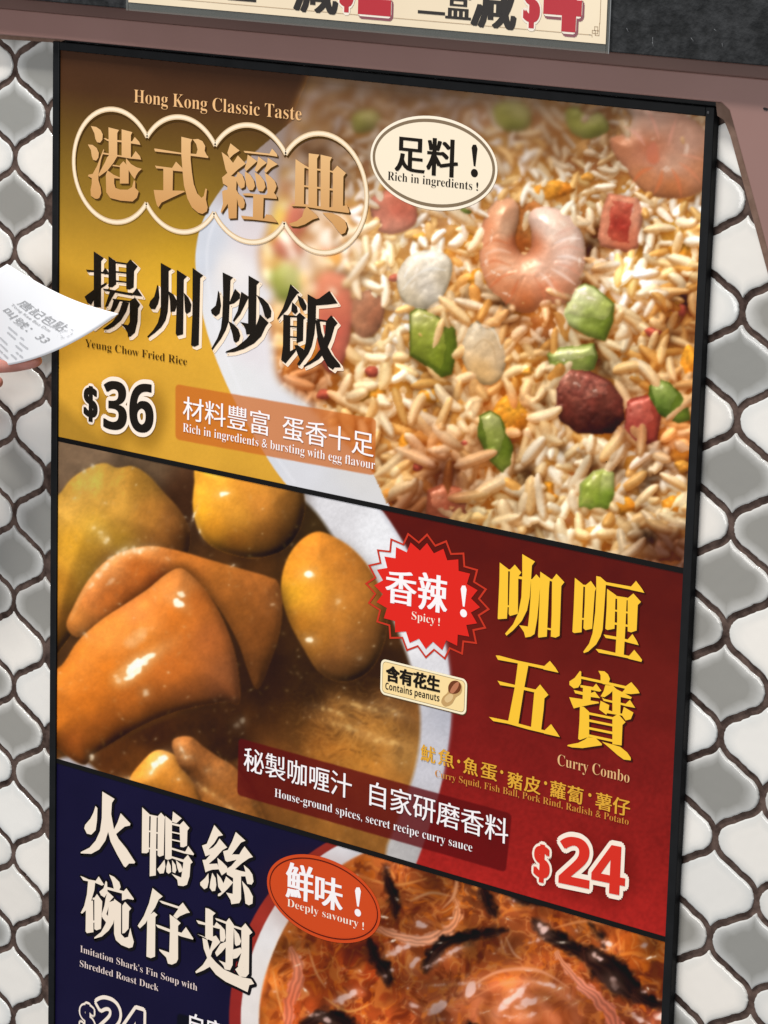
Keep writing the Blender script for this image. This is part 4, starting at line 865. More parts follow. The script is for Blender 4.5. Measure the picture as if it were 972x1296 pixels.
def gothic(t):
    o = ''
    for ch in t:
        if 'A' <= ch <= 'Z': o += chr(0x1D5D4 + ord(ch) - 65)
        elif 'a' <= ch <= 'z': o += chr(0x1D5EE + ord(ch) - 97)
        elif '0' <= ch <= '9': o += chr(0x1D7EC + ord(ch) - 48)
        else: o += ch
    return o
ZC = [0]
def line(mb, s, p0, p1, h, m, z, fat=(0,), fatv=(0,), off=(0, 0)):
    """text between two points of the sheet (left and right end of its base line); h = height of the ink box.
    fat: sideways copies that thicken the uprights (in letter heights), fatv: the same for the cross strokes"""
    v, fs = letters(s); a, b = at([p0])[0], at([p1])[0]
    x0, x1 = v[:, 0].min(), v[:, 0].max(); y0, y1 = v[:, 1].min(), v[:, 1].max()
    sx = (b[0] - a[0]) / (x1 - x0); sy = h; sh = (b[1] - a[1]) / (b[0] - a[0])
    for dx in fat:
        for dy in fatv:
            ZC[0] = (ZC[0] + 1) % 40; zz = z + ZC[0] * .000004
            X = a[0] + (v[:, 0] - x0) * sx + dx * h + off[0]; Y = a[1] + v[:, 1] * sy + (X - a[0]) * sh + dy * h + off[1]
            mb.faces(np.c_[X, Y, np.full(len(X), zz)].tolist(), fs, m)
def halo(mb, s, p0, p1, h, m, z, d, n=14, off=(0, 0)):
    v, fs = letters(s); a, b = at([p0])[0], at([p1])[0]; x0, x1 = v[:, 0].min(), v[:, 0].max()
    sx = (b[0] - a[0]) / (x1 - x0); sh = (b[1] - a[1]) / (b[0] - a[0])
    for k in range(n):
        t = 2 * math.pi * k / n; X = a[0] + (v[:, 0] - x0) * sx + d * math.cos(t) + off[0]; Y = a[1] + v[:, 1] * h + (X - a[0]) * sh + d * math.sin(t) + off[1]
        mb.faces(np.c_[X, Y, np.full(len(X), z + k * .000004)].tolist(), fs, m)

def glyph(mb, org, text, m, z, grow=0.0, off=(0, 0)):
    """brush-cut display character: outlines drawn on a 972 x 972 board that covers 108 x 108 of the sheet"""
    for k, ln in enumerate(text.strip().split('\n')):
        p = np.array([[float(v) for v in q.split(',')] for q in ln.split()]); p = p / 9.0 + np.array(org) + np.array(off)
        q = at(p); zz = z + k * .000006
        ar = np.sum(q[:, 0] * np.roll(q[:, 1], -1) - np.roll(q[:, 0], -1) * q[:, 1])
        if ar < 0: q = q[::-1]
        if not grow: mb.poly([(x, y, zz) for x, y in q], m)
        else:
            mb.poly([(x, y, zz) for x, y in q], m)
            n = len(q); nx = np.roll(q, -1, 0)
            for j in range(n):
                (ax, ay), (bx, by) = q[j], nx[j]; L = math.hypot(bx - ax, by - ay)
                ux, uy = ((bx - ax) / L, (by - ay) / L) if L > 1e-9 else (1, 0)
                ox, oy = uy * grow, -ux * grow
                mb.poly([(ax - ox, ay - oy, zz + .0000015), (ax + ox, ay + oy, zz + .0000015), (bx + ox, by + oy, zz + .0000015), (bx - ox, by - oy, zz + .0000015)], m)
                mb.poly([(ax + grow * math.cos(t * .785), ay + grow * math.sin(t * .785), zz + .000003) for t in range(8)], m)
GLYPHS = {
'港': ((100, 150), '''140,85 200,95 250,130 275,180 270,240 245,275 210,270 190,230 180,170
105,295 160,300 205,335 230,390 225,445 200,480 165,470 150,430 140,360
285,345 290,360 255,470 225,640 225,700 250,780 258,850 235,905 210,915 185,912 140,880 135,810 150,740 150,680 105,655 115,638 160,630 210,540 250,430
340,100 460,130 440,165 440,440 345,440
345,420 440,430 400,500 330,590 235,660 225,640 250,590 300,500 325,440
490,122 612,155 595,190 595,450 490,440
285,225 305,222 330,235 640,262 640,285 330,255 320,250
595,282 640,210 690,265 705,300
270,385 330,395 600,440 720,465 600,457 440,430 275,405
595,455 650,370 700,430 712,468
540,450 600,520 660,555 720,572 680,610 655,650 640,690 600,640 555,560 540,500
390,525 480,540 480,552 385,540
510,485 570,550 570,740 470,740 470,530
330,590 400,640 470,670 470,685 405,680 405,740 420,790 470,808 560,810 610,780 630,700 645,720 645,790 685,830 665,900 615,945 480,935 360,905 315,840 310,640'''),
'式': ((180, 168), '''140,180 160,180 450,228 720,250 755,265 757,288 560,262 450,245 150,212
580,75 640,70 690,95 722,150 715,205 735,245 757,288 620,245 635,190 620,130
450,45 575,75 557,110 555,300 570,450 590,580 630,690 680,740 705,720 725,635 742,640 730,760 750,850 740,895 690,925 640,910 570,850 520,750 480,600 465,450 450,250
150,372 175,378 345,400 460,410 465,440 355,425 245,410 165,405
345,400 390,328 460,400 465,442 360,432
245,405 355,415 350,670 245,670
135,650 245,655 480,660 490,672 350,735 225,795 190,850 170,820 150,740'''),
'經': ((266, 180), '''235,12 340,95 270,140 225,185 200,120
135,110 210,165 265,235 320,150 410,245 320,310 240,385 300,395 320,335 370,370 400,450 395,510 355,530 330,500 305,440 300,540 330,590 380,630 400,690 390,745 350,760 325,720 310,640 305,865 215,870 205,700 130,810 125,790 150,700 140,560 165,545 200,540 200,500 150,470 140,400 200,350 180,310 160,220
385,98 420,100 680,130 710,72 765,135 770,165 670,148 400,120
432,140 540,215 480,270 415,330 395,300 420,230
400,330 460,370 500,430 515,500 490,545 445,545 415,490 405,420
552,160 650,235 590,280 535,340 510,315 540,240
510,340 575,380 620,440 635,510 605,560 555,555 530,490 525,420
660,175 775,250 700,290 640,350 620,325 655,240
625,345 690,390 740,440 762,500 745,550 730,575 660,590 650,470
730,575 760,610 765,645 620,635 500,612 390,605 370,585 450,580 490,588 640,600 680,545
495,590 615,600 605,880 490,870
355,835 500,850 620,870 640,820 700,830 745,880 770,915 620,895 480,880 375,875'''),
'典': ((354, 194), '''185,65 290,135 335,160 285,170 280,590 175,590
335,0 455,15 430,60 430,610 330,600
470,15 600,45 578,90 570,620 470,610
580,210 610,200 660,140 760,225 730,265 725,620 610,610 610,225
280,155 335,160 580,195 620,205 600,215 330,182
278,362 612,402 612,425 278,382
135,585 280,578 430,600 570,615 720,600 770,590 800,665 790,680 560,650 340,615 310,608 140,600
310,605 420,700 445,735 380,755 290,810 210,835 135,830 110,800 200,770 260,720 280,650
490,675 600,680 680,715 750,770 772,840 750,905 705,925 665,880 600,790 530,720'''),
'揚': ((98, 312), '''190,55 305,130 275,165 272,640 275,690 190,690 190,490
100,262 190,270 360,300 360,320 190,292 120,290
285,300 320,240 360,295
85,570 190,490 275,440 340,405 330,440 275,475 270,560 190,610 160,665 120,640
358,110 440,165 445,430 400,465 358,460
560,200 605,145 690,225 650,280 645,465 600,490 560,485
430,168 570,190 570,208 430,190
440,278 565,292 565,310 440,297
440,383 565,398 565,415 440,402
295,478 360,485 630,533 630,560 380,515 305,500
622,552 680,470 745,568
375,505 440,515 400,580 350,680 315,690 345,600
405,592 615,620 615,640 405,610
420,600 490,615 450,700 400,770 270,860 180,930 165,915 280,840 380,740
520,625 592,640 560,740 500,840 420,910 350,945 290,940 400,860 470,770
600,618 660,580 720,660 695,700 690,850 660,980 610,1025 580,1030 575,980 540,920 500,880 580,895 600,860'''),
'州': ((180, 332), '''175,252 190,280 200,400 185,470 150,535 105,530 80,490 95,440 140,390 160,320
215,5 340,75 305,100 305,400 295,560 270,660 220,740 140,810 70,858 60,845 130,770 180,690 205,600 215,500
300,325 360,365 400,440 390,520 375,560 325,565 320,440
398,85 515,160 478,195 470,820 400,838 385,810 395,500
478,345 530,400 565,480 555,560 510,590 492,560
578,62 700,150 665,180 648,940 600,962 560,945 575,600'''),
'炒': ((260, 340), '''148,248 165,280 182,420 165,510 120,545 75,510 65,470 120,420 135,350
200,42 320,100 290,130 275,480 270,600 235,700 180,800 85,925 72,910 140,790 180,680 195,550 205,300
340,228 400,290 395,340 330,395 270,412 290,350
265,595 330,635 380,690 402,760 385,820 350,845 325,820 310,740
412,262 500,320 460,400 400,520 330,605 315,590 370,480 400,330
495,78 620,150 588,185 580,640 545,745 470,750 460,690 435,640 395,605 490,625
585,298 660,340 720,400 755,480 750,550 710,575 680,540 650,430
625,520 725,615 690,660 640,770 560,850 440,915 330,950 230,958 240,940 360,890 470,800 560,690 600,600'''),
'飯': ((344, 360), '''215,-5 320,95 290,110 240,180 180,290 120,350 70,400 65,390 130,270 180,130
295,120 360,160 400,240 395,290 360,300 320,230
235,200 290,250 300,310 270,340 225,300
135,340 215,355 212,760 285,720 275,760 160,900 110,860 130,700
290,350 320,320 390,380 365,400 360,640 285,670
200,350 300,358 300,378 200,372
210,467 295,475 295,492 210,484
210,587 295,595 290,612 210,604
260,690 300,690 370,740 360,840 330,870 300,800
412,110 510,165 505,400 490,560 460,700 420,790 320,925 290,910 360,790 390,660 410,400
495,170 540,160 660,72 755,215 640,230 500,240
500,385 550,395 650,412 650,428 545,420
640,395 680,350 755,440 720,480 680,620 620,760 540,850 440,910 370,940 365,925 480,840 560,730 610,560 620,430
500,400 550,415 570,540 620,670 690,800 780,910 790,945 720,945 700,972 640,930 580,820 530,650 510,500'''),
'咖': ((622, 700), '''98,105 195,180 190,590 180,745 80,752 75,740 95,300
188,182 240,188 235,210 188,205
215,188 270,130 345,220 310,265 305,690 215,715 200,690
180,588 215,600 215,620 180,610
355,10 500,95 465,140 455,300 440,500 410,650 350,770 250,880 175,940 160,915 250,810 310,680 345,500 355,250
300,260 360,268 480,300 460,320 300,288
455,310 515,240 570,300 555,400 540,600 525,750 495,920 450,950 390,960 375,900 320,820 420,835 435,700 450,500
560,210 670,285 660,400 640,850 635,950 540,962 535,940 550,600
662,285 702,300 702,325 662,312
695,300 745,235 835,330 800,375 795,500 780,940 735,962 680,950 690,700
635,848 695,858 695,880 635,868'''),
'喱': ((716, 730), '''108,10 195,80 205,110 190,480 185,630 100,640 80,625 95,350
188,86 232,92 232,115 188,108
225,98 290,45 350,130 335,170 305,590 230,607 205,585 220,300
182,465 225,470 225,492 182,486
352,-10 400,0 465,58 460,100 440,400 425,600 400,680 350,770 260,850 210,868 205,850 270,760 310,640 340,400 352,150
455,57 750,110 750,147 455,90
740,118 805,45 870,130 900,182 740,147
475,135 580,210 570,260 560,590 480,605 455,590 470,350
570,215 720,240 720,268 570,247
710,242 775,188 862,285 825,320 812,610 750,632 710,620
565,372 720,397 720,418 565,393
558,517 715,545 715,570 558,543
590,218 700,235 685,560 665,900 570,880 590,500
435,655 575,680 720,715 720,747 570,712 460,695
700,724 765,650 815,730 835,778 700,744
345,820 400,825 575,865 730,900 730,930 560,895 380,862
718,908 785,830 850,910 875,945 865,968 718,932'''),
'五': ((614, 826), '''125,30 165,32 380,90 680,152 680,187 370,120 150,80
668,160 742,92 805,170 840,227 668,190
380,95 500,125 440,450 380,830 262,800 340,400
145,318 190,330 340,365 560,415 600,420 580,455 450,425 330,393 175,368
565,435 630,360 725,480 680,520 670,650 640,895 525,868 550,600
48,730 100,740 270,775 530,845 690,885 690,920 500,875 260,808 95,778
675,890 755,812 820,905 855,960 675,920'''),
'寶': ((710, 850), '''220,-10 235,0 232,130 200,180 150,190 100,150 100,110 160,70
230,52 460,100 750,165 750,197 460,130 230,80
430,-10 500,-5 540,30 562,80 540,150 480,140 455,100 455,40
740,165 805,118 880,205 900,245 800,255 690,245 730,200
225,150 370,175 405,135 465,217 440,227 340,205 225,178
150,208 250,230 350,240 390,225 450,302 340,287 165,245
255,155 350,170 340,340 250,330
98,290 250,312 430,342 440,358 340,375 200,405 150,418 125,360
510,150 600,160 620,190 560,250 500,290 455,280 490,220
590,155 640,200 700,230 810,290 800,312 680,287 590,252
590,245 685,255 680,480 590,465
470,290 500,310 740,365 790,320 850,412 740,392 690,377 490,332
455,330 555,380 545,440 520,490 440,430
530,430 600,455 700,478 720,400 830,465 800,540 740,555 700,500 530,472
220,395 265,400 325,455 325,740 220,778 200,765 215,560
590,520 655,480 740,575 705,605 695,840 590,825
318,460 600,518 600,545 318,488
318,540 600,598 600,625 318,568
318,628 590,683 590,712 318,655
318,712 590,770 590,800 318,740
310,745 400,755 470,820 470,838 380,850 250,870 130,862 75,845 85,832 200,810 280,770
470,795 590,828 680,855 760,920 800,980 800,1010 720,1000 650,950 560,870'''),
'火': ((96, 996), '''228,215 250,240 245,380 230,490 180,542 130,530 100,470 110,430 170,360 205,290
305,50 445,135 415,180 405,330 375,500 340,610 270,710 180,760 60,755 60,740 160,690 230,610 280,500 300,350
405,300 440,490 490,590 580,700 680,855 670,870 610,870 570,915 550,900 470,760 400,620 370,500
515,298 625,415 620,438 560,450 450,545 430,500 480,400'''),
'鴨': ((166, 1020), '''130,15 215,95 210,130 205,520 180,538 125,535
208,95 305,115 305,132 208,113
228,105 295,115 288,480 285,790 215,800 218,500
308,115 345,75 390,125 385,160 375,560 325,578 305,560
205,277 315,300 315,318 205,295
205,472 312,492 312,510 205,490
393,110 470,175 465,600 420,612 391,600
480,62 580,140 520,195 470,180
555,215 600,170 668,250 645,280 640,450 600,470 565,465
463,188 570,215 570,238 463,213
463,287 568,310 568,326 463,303
463,374 568,396 568,413 463,390
463,472 620,520 655,455 720,545 715,560 610,540 463,495
463,570 600,610 650,555 705,640 680,660 670,800 640,895 600,912 540,905 530,840 465,770 575,815 600,640 463,592
385,610 395,690 375,765 330,770 300,720 340,670
425,615 455,680 460,750 430,772 405,750 405,690
470,615 510,670 520,730 505,765 475,750
515,615 570,665 590,720 580,750 550,755 530,700'''),
'絲': ((240, 1040), '''285,35 385,152 330,165 285,240 230,300 185,392 145,270 200,250 240,150
345,190 432,292 380,320 300,410 220,480 190,430 240,372 185,392 170,340 270,292 310,250
150,435 190,430 230,480 320,475 340,540 260,545 215,560 185,575 170,510
320,410 370,450 430,510 440,560 370,610 335,540
218,585 222,680 205,750 170,768 125,720 125,690 180,640
262,580 300,640 308,720 295,785 260,790 232,750 240,680
315,585 360,640 390,700 420,620 500,690 440,760 400,800 350,845 325,845 330,820 370,800 330,740
530,115 640,215 590,235 510,340 430,455 410,440 385,335 440,320 490,220
630,278 725,400 680,415 600,470 520,540 590,560 640,570 620,490 680,540 720,600 732,680 710,715 660,705 640,620 590,620 590,880 570,925 480,938 470,890 420,805 495,820 500,640 430,600 420,540 480,500 540,430 460,450 430,455 420,400 500,370 570,372 600,320
600,670 680,760 725,850 720,930 680,950 640,930 630,830'''),
'碗': ((96, 1104), '''55,40 90,52 150,80 230,95 265,45 325,140 300,150 230,120 90,90
145,85 225,100 215,200 180,320 120,430 75,470 60,460 100,380 130,250
120,330 200,320 205,680 130,692 115,670
215,290 245,245 305,330 290,640 240,660 215,645
195,290 220,285 220,310 195,312
195,550 220,545 220,570 195,575
345,95 360,110 365,230 330,285 290,260 272,220 320,180
360,165 560,215 560,247 360,195
385,25 440,50 500,110 515,165 495,210 440,195 420,110
530,235 580,180 665,300 660,312 590,300 530,320
365,215 435,280 390,330 370,420 350,480 300,510 300,470 330,380 345,290
380,340 440,320 520,360 450,500 430,580 380,660 300,730 215,755 215,740 290,680 340,590 370,500
300,480 360,480 390,540 350,570 310,520
440,300 520,360 518,700 560,745 600,735 625,630 640,700 665,790 650,850 610,862 520,825 460,770 440,700 440,500
533,380 565,335 635,410 610,440 605,640 560,690 533,695 533,640'''),
'仔': ((168, 1116), '''230,70 345,165 300,200 260,290 200,380 150,470 85,530 60,500 130,390 190,240
170,400 245,340 285,375 262,400 258,850 210,868 160,850
305,215 330,215 530,280 575,235 655,350 620,355 540,390 505,420 465,390 525,305 340,245
425,370 470,400 510,430 550,470 520,500 520,880 500,920 450,942 405,930 385,860 310,785 305,765 420,805 430,500
265,485 300,492 430,540 560,580 610,515 695,645 690,657 560,622 420,570 290,520'''),
'翅': ((236, 1150), '''115,130 140,135 220,160 320,195 345,150 400,200 380,230 220,187 140,170
220,-10 260,0 335,50 305,80 305,340 240,352 218,330
130,290 180,305 240,335 300,318 340,305 390,380 300,480 280,540 340,610 430,690 550,745 640,780 740,800 775,855 720,870 700,950 600,900 450,830 340,750 270,660 200,700 115,735 105,715 190,640 240,560 200,450 185,330 240,355 270,470 300,370
455,150 490,105 545,185 530,640 500,700 440,690 430,660 450,605
330,105 370,115 465,150 465,177 345,130
385,180 440,240 450,330 430,375 390,370 385,280
330,500 390,400 460,370 460,430 400,500 350,545
370,585 460,620 450,690 420,640
630,215 675,165 755,270 720,300 715,740 680,780 610,770 590,640 630,500
535,187 640,220 640,247 535,212
545,225 600,290 628,370 610,410 570,425 555,400
535,465 620,440 640,490 580,560 535,570
560,690 640,620 660,700 610,770'''),
}
cream = mat('cream_ink', ink(248, 226, 202), .40, .12); cream2 = mat('pale_cream_ink', ink(252, 232, 216), .40, .12)
black = mat('black_ink', ink(34, 30, 26), .40, .12); whitei = mat('white_ink', ink(250, 242, 244), .40, .12)
yellow = mat('yellow_ink', ink(248, 196, 58), .40, .12); peach = mat('peach_ink', ink(228, 180, 126), .40, .12)
shadowi = mat('brown_shadow_ink', ink(76, 52, 22), .40, .12)
def gradient_ink(name, y0, c0, y1, c1):
    m = mat(name, rough=.40, spec=.12); n, l = nodes(m); g_ = n.new('ShaderNodeNewGeometry'); s_ = n.new('ShaderNodeSeparateXYZ'); r = n.new('ShaderNodeMapRange')
    r.inputs['From Min'].default_value = Z0 + y0 * S; r.inputs['From Max'].default_value = Z0 + y1 * S
    mx = n.new('ShaderNodeMix'); mx.data_type = 'RGBA'; mx.inputs['A'].default_value = (*ink(*c0), 1); mx.inputs['B'].default_value = (*ink(*c1), 1)
    l.new(g_.outputs['Position'], s_.inputs[0]); l.new(s_.outputs['Z'], r.inputs['Value']); l.new(r.outputs['Result'], mx.inputs['Factor']); l.new(mx.outputs['Result'], n['Principled BSDF'].inputs['Base Color'])
    return m
gold = gradient_ink('gold_ink', -.20, (198, 144, 86), -.09, (224, 180, 126))
Z1, Z2, Z3, Z4 = .0004, .0007, .0010, .0013
RP, CP, SP = panels['rice'], panels['curry'], panels['soup']
# gold title in four linked rings
t = MB()
for ch in '港式經典':
    glyph(t, GLYPHS[ch][0], GLYPHS[ch][1], shadowi, Z1, 0, (1.6, 2.2))
for ch in '港式經典': glyph(t, GLYPHS[ch][0], GLYPHS[ch][1], gold, Z2)
t.build('gold_title', RP)
rg = MB(); rc = [(.0978 + i * .1165, -.1396) for i in range(4)]; rr_ = .0716
def arc_pts(i, w0, w1, off=(0, 0)):
    (cx, cy) = rc[i]; half = math.acos(.1165 / 2 / rr_); out = []
    spans = []
    lo = half if i < 3 else -math.pi; 
    if i == 0: spans = [(half, 2 * math.pi - half)]
    elif i == 3: spans = [(-math.pi + half, math.pi - half)]
    else: spans = [(half, math.pi - half), (math.pi + half, 2 * math.pi - half)]
    for a, b in spans:
        ts = np.linspace(a, b, 48)
        out.append([((cx + (rr_ + w0) * math.cos(q) + off[0], cy + (rr_ + w0) * math.sin(q) + off[1]), (cx + (rr_ + w1) * math.cos(q) + off[0], cy + (rr_ + w1) * math.sin(q) + off[1])) for q in ts])
    return out
def ring(mb, w0, w1, m, z, off=(0, 0)):
    for i in range(4):
        for sp in arc_pts(i, w0, w1, off):
            for (a, b), (c, d) in zip(sp[:-1], sp[1:]): mb.poly([(*a, z), (*b, z), (*d, z), (*c, z)], m)
ring(rg, -.0034, .0010, shadowi, Z1, (.0010, -.0022))
ring(rg, -.0030, .0036, mat('ring_ink', ink(216, 188, 150), .40, .12), Z2); ring(rg, -.0014, .0022, mat('ring_light_ink', ink(246, 226, 198), .40, .12), Z2 + .00002)
rg.build('linked_rings', RP)
t = MB(); line(t, serif('Hong Kong Classic Taste'), (170, 129.5), (382, 152.5), .0242, peach, Z2, (-.008, .0))
t.build('english_title', RP)
# dish name
t = MB()
for ch in '揚州炒飯': glyph(t, GLYPHS[ch][0], GLYPHS[ch][1], cream, Z1, .0012, (2.6, 3.0))
for ch in '揚州炒飯': glyph(t, GLYPHS[ch][0], GLYPHS[ch][1], black, Z2)
t.build('dish_name', RP)
t = MB(); line(t, serif('Yeung Chow Fried Rice'), (108, 438.5), (237, 462.5), .0150, mat('olive_ink', ink(74, 52, 22), .40, .12), Z2, (0,)); t.build('english_dish_name', RP)
def price(parent, digits, p0, p1, h, d0, d1, dh, fill, rim, w, shadow=True):
    t = MB()
    halo(t, gothic(digits), p0, p1, h, rim, Z2, w); halo(t, '$', d0, d1, dh, rim, Z2, w * .8)
    line(t, gothic(digits), p0, p1, h, fill, Z3, (-.012, .012)); line(t, '$', d0, d1, dh, fill, Z3, (-.03, 0, .03), (-.02, .02))
    return t.build('price', parent)
price(RP, '36', (132, 542), (194, 548), .0880, (107.5, 525), (123, 528), .0560, black, cream2, .0058)
# captions
t = MB(); line(t, '材料豐富', (232, 527.5), (341, 549.5), .0325, whitei, Z2, (-.006, .012), (0,)); line(t, '蛋香十足', (358, 552.5), (473, 576), .0325, whitei, Z2, (-.006, .012), (0,))
line(t, serif('Rich in ingredients & bursting with egg flavour'), (232, 546), (475, 594), .0165, whitei, Z2, (0,)); t.build('caption', RP)
t = MB(); line(t, '秘製咖喱汁', (309, 972), (445, 1009), .0345, whitei, Z2, (-.006, .012), (0,)); line(t, '自家研磨香料', (468, 1016), (643, 1066), .0345, whitei, Z2, (-.006, .012), (0,))
line(t, serif('House-ground spices, secret recipe curry sauce'), (348, 1008), (598, 1078), .0165, whitei, Z2, (0,)); t.build('caption', CP)
# oval badge
def ellipse(cx, cy, a, b, n=72): return [(cx + a * math.cos(2 * math.pi * k / n), cy + b * math.sin(2 * math.pi * k / n)) for k in range(n)]
def oval(parent, left, right, top, bot, fill, rim, gapc, writing):
    L_, R_, T_, B_ = (at([q])[0] for q in (left, right, top, bot)); cx, cy = (L_[0] + R_[0]) / 2, (T_[1] + B_[1]) / 2; a, b = (R_[0] - L_[0]) / 2, (T_[1] - B_[1]) / 2
    t = MB()
    for k, (da, m) in enumerate(((0, rim), (.0034, gapc), (.0074 if gapc is not rim else .004, fill))):
        if m is None: continue
        t.poly([(x, y, Z1 + k * .00004) for x, y in ellipse(cx, cy, a - da, b - da)], m)
    writing(t); t.build('badge', parent)
MING = (-.030, -.015, 0, .015, .030)
def ming(t, s, p0, p1, h, m, z=Z2, f=1.0): line(t, s, p0, p1, h, m, z, tuple(x * f for x in MING), (-.004, .006))
def bang(t, x, y0, y1, w, m, z=Z2):
    yb = y1 - (y1 - y0) * .20; p = at([(x - w * .75, y0 + 4), (x - w * .4, y0), (x + w * .4, y0), (x + w * .75, y0 + 5), (x + w * .22, yb - 4), (x - w * .22, yb - 4.5)])
    t.poly([(a, b, z) for a, b in p], m); c = at([(x - .2, y1 - w * .7)])[0]; t.poly([(a, b, z) for a, b in ellipse(c[0], c[1], w * .00105, w * .00098, 16)], m)
def w1(t):
    ming(t, '足', (501, 212), (537, 216), .0465, black); ming(t, '料', (541, 217), (578.5, 221), .0475, black)
    bang(t, 601, 183, 222.5, 5.0, black); line(t, serif('Rich in ingredients'), (491, 227.5), (598, 240.5), .0150, black, Z2, (-.008, 0)); line(t, '!', (603, 241), (605.5, 241.4), .0140, black, Z2)
badge_c = mat('badge_ink', ink(240, 226, 202), .40, .12)
oval(RP, (469, 202), (630, 213), (541, 146), (557, 267), badge_c, mat('badge_rim_ink', ink(244, 232, 212), .40, .12), mat('badge_line_ink', ink(128, 110, 88), .40, .12), w1)
# curry headline
t = MB()
for ch in '咖喱五寶': glyph(t, GLYPHS[ch][0], GLYPHS[ch][1], mat('deep_red_shadow_ink', ink(60, 26, 10), .40, .12) if ch == '咖' else t.mats[0], Z1, 0, (2.0, 2.2))
for ch in '咖喱五寶': glyph(t, GLYPHS[ch][0], GLYPHS[ch][1], yellow, Z2)
t.build('dish_name', CP)
t = MB(); line(t, serif('Curry Combo'), (706, 968), (797, 991), .0200, peach, Z2, (-.006,)); t.build('english_dish_name', CP)
t = MB()
golden = mat('golden_ink', ink(222, 166, 58), .40, .12)
for s, a, b in (('魷', (533, 957), (551, 962)), ('魚', (555, 962), (575, 968)), ('魚', (587, 973), (605, 978)), ('蛋', (609, 979), (629, 984)), ('豬', (643, 991), (661, 996)), ('皮', (664, 996), (684, 1001)), ('蘿', (697, 1003), (716, 1008)), ('蔔', (718.5, 1009), (738, 1014)), ('薯', (754, 1018), (774, 1023)), ('仔', (776, 1024), (797, 1029))):
    ming(t, s, (a[0], a[1] + 3), (b[0], b[1] + 3), .0222, golden, f=.85)
for x, y in ((581, 961.5), (635.5, 975), (691, 989), (747, 1004)):
    c = at([(x, y + 2)])[0]; t.poly([(p, q, Z2) for p, q in ellipse(c[0], c[1], .0023, .0023, 12)], golden)
line(t, serif('Curry Squid, Fish Ball, Pork Rind, Radish & Potato'), (551, 982.5), (796, 1044), .0125, mat('dull_gold_ink', ink(206, 140, 62), .40, .12), Z2, (0,)); t.build('ingredient_list', CP)
redi = mat('price_red_ink', ink(214, 52, 40), .40, .12)
price(CP, '24', (708, 1117), (790, 1134), .0830, (677, 1107), (694.5, 1111), .0560, redi, cream2, .0062)
# star-shaped badge
star = MB(); c0 = at([(540.0, 754.5)])[0]; rx = (at([(619.5, 770)])[0][0] - at([(461, 737)])[0][0]) / 2; ry = rx * .80
def starpts(R1, R2, n=20, ph=.02):
    return [(c0[0] + (R1 if k % 2 == 0 else R2) * math.cos(ph + math.pi * k / n), c0[1] + ry / rx * (R1 if k % 2 == 0 else R2) * math.sin(ph + math.pi * k / n)) for k in range(2 * n)]
o1, o2 = starpts(rx, rx * .855), starpts(rx * .955, rx * .818); sr = mat('star_line_ink', ink(196, 56, 38), .40, .12); sf = mat('star_ink', ink(222, 44, 36), .40, .12)
for k in range(len(o1)):
    k2 = (k + 1) % len(o1); star.poly([(*o1[k], Z1), (*o2[k], Z1), (*o2[k2], Z1), (*o1[k2], Z1)], sr)
star.poly([(x, y, Z1 + .00005) for x, y in starpts(rx * .845, rx * .712)], sf)
ming(star, '香', (489, 758), (526, 764.5), .0455, whitei); ming(star, '辣', (530, 766), (565, 773), .0495, whitei); bang(star, 587.3, 741, 779.5, 5.0, whitei)
line(star, serif('Spicy'), (521.5, 783.5), (551, 790), .0150, cream2, Z2); line(star, '!', (555, 791.5), (557, 792), .0140, cream2, Z2); star.build('badge', CP)
# allergen sticker
st = MB(); xl, xr = at([(482, 855)])[0][0], at([(591, 880)])[0][0]; yt, yb = at([(486, 834)])[0][1], at([(486, 879)])[0][1]
def rrect(x0, x1, y0, y1, r, n=6):
    o = []
    for cx, cy, a0 in ((x1 - r, y1 - r, 0), (x0 + r, y1 - r, 1.571), (x0 + r, y0 + r, 3.1416), (x1 - r, y0 + r, 4.712)):
        o += [(cx + r * math.cos(a0 + 1.571 * k / n), cy + r * math.sin(a0 + 1.571 * k / n)) for k in range(n + 1)]
    return o
st.poly([(x + .0008, y - .0012, Z1) for x, y in rrect(xl, xr, yb, yt, .0075)], mat('sticker_shadow_ink', ink(96, 74, 48), .40, .12))
st.poly([(x, y, Z1 + .00005) for x, y in rrect(xl, xr, yb, yt, .0075)], mat('sticker_edge_ink', ink(250, 236, 204), .40, .12))
st.poly([(x, y, Z1 + .0001) for x, y in rrect(xl + .0028, xr - .0028, yb + .0026, yt - .0026, .0055)], mat('sticker_line_ink', ink(150, 128, 84), .40, .12))
st.poly([(x, y, Z1 + .00014) for x, y in rrect(xl + .0035, xr - .0035, yb + .0033, yt - .0033, .0050)], mat('sticker_ink', ink(247, 218, 158), .40, .12))
line(st, '含有花生', (489.5, 859.5), (556.5, 874.5), .0205, black, Z2, (-.05, -.03, -.01, .01, .03, .05), (-.035, -.012, .012, .035))
line(st, gothic('Contains peanuts'), (488, 872), (556.5, 888), .0122, black, Z2)
def blob(t, pts, m, z):
    q = at(smooth(P(pts), 6)); t.poly([(a, b, z) for a, b in q], m)
blob(st, '572,862 580,862 585,868 584,877 577,883 572,891 564,894 559,889 561,882 567,876 568,868', mat('peanut_shell_ink', ink(196, 158, 104), .40, .12), Z2)
blob(st, '568,868 573,862 580,862 584,868 582,875 576,878 569,876', mat('peanut_hollow_ink', ink(112, 62, 38), .40, .12), Z2 + .00003)
blob(st, '570,875 575,866 581,863 580,870 574,877', mat('peanut_nut_ink', ink(186, 120, 88), .40, .12), Z2 + .00006); blob(st, '563,884 569,878 574,880 572,886 566,889', mat('peanut_light_ink', ink(222, 190, 138), .40, .12), Z2 + .00003)
st.build('allergen_sticker', CP)
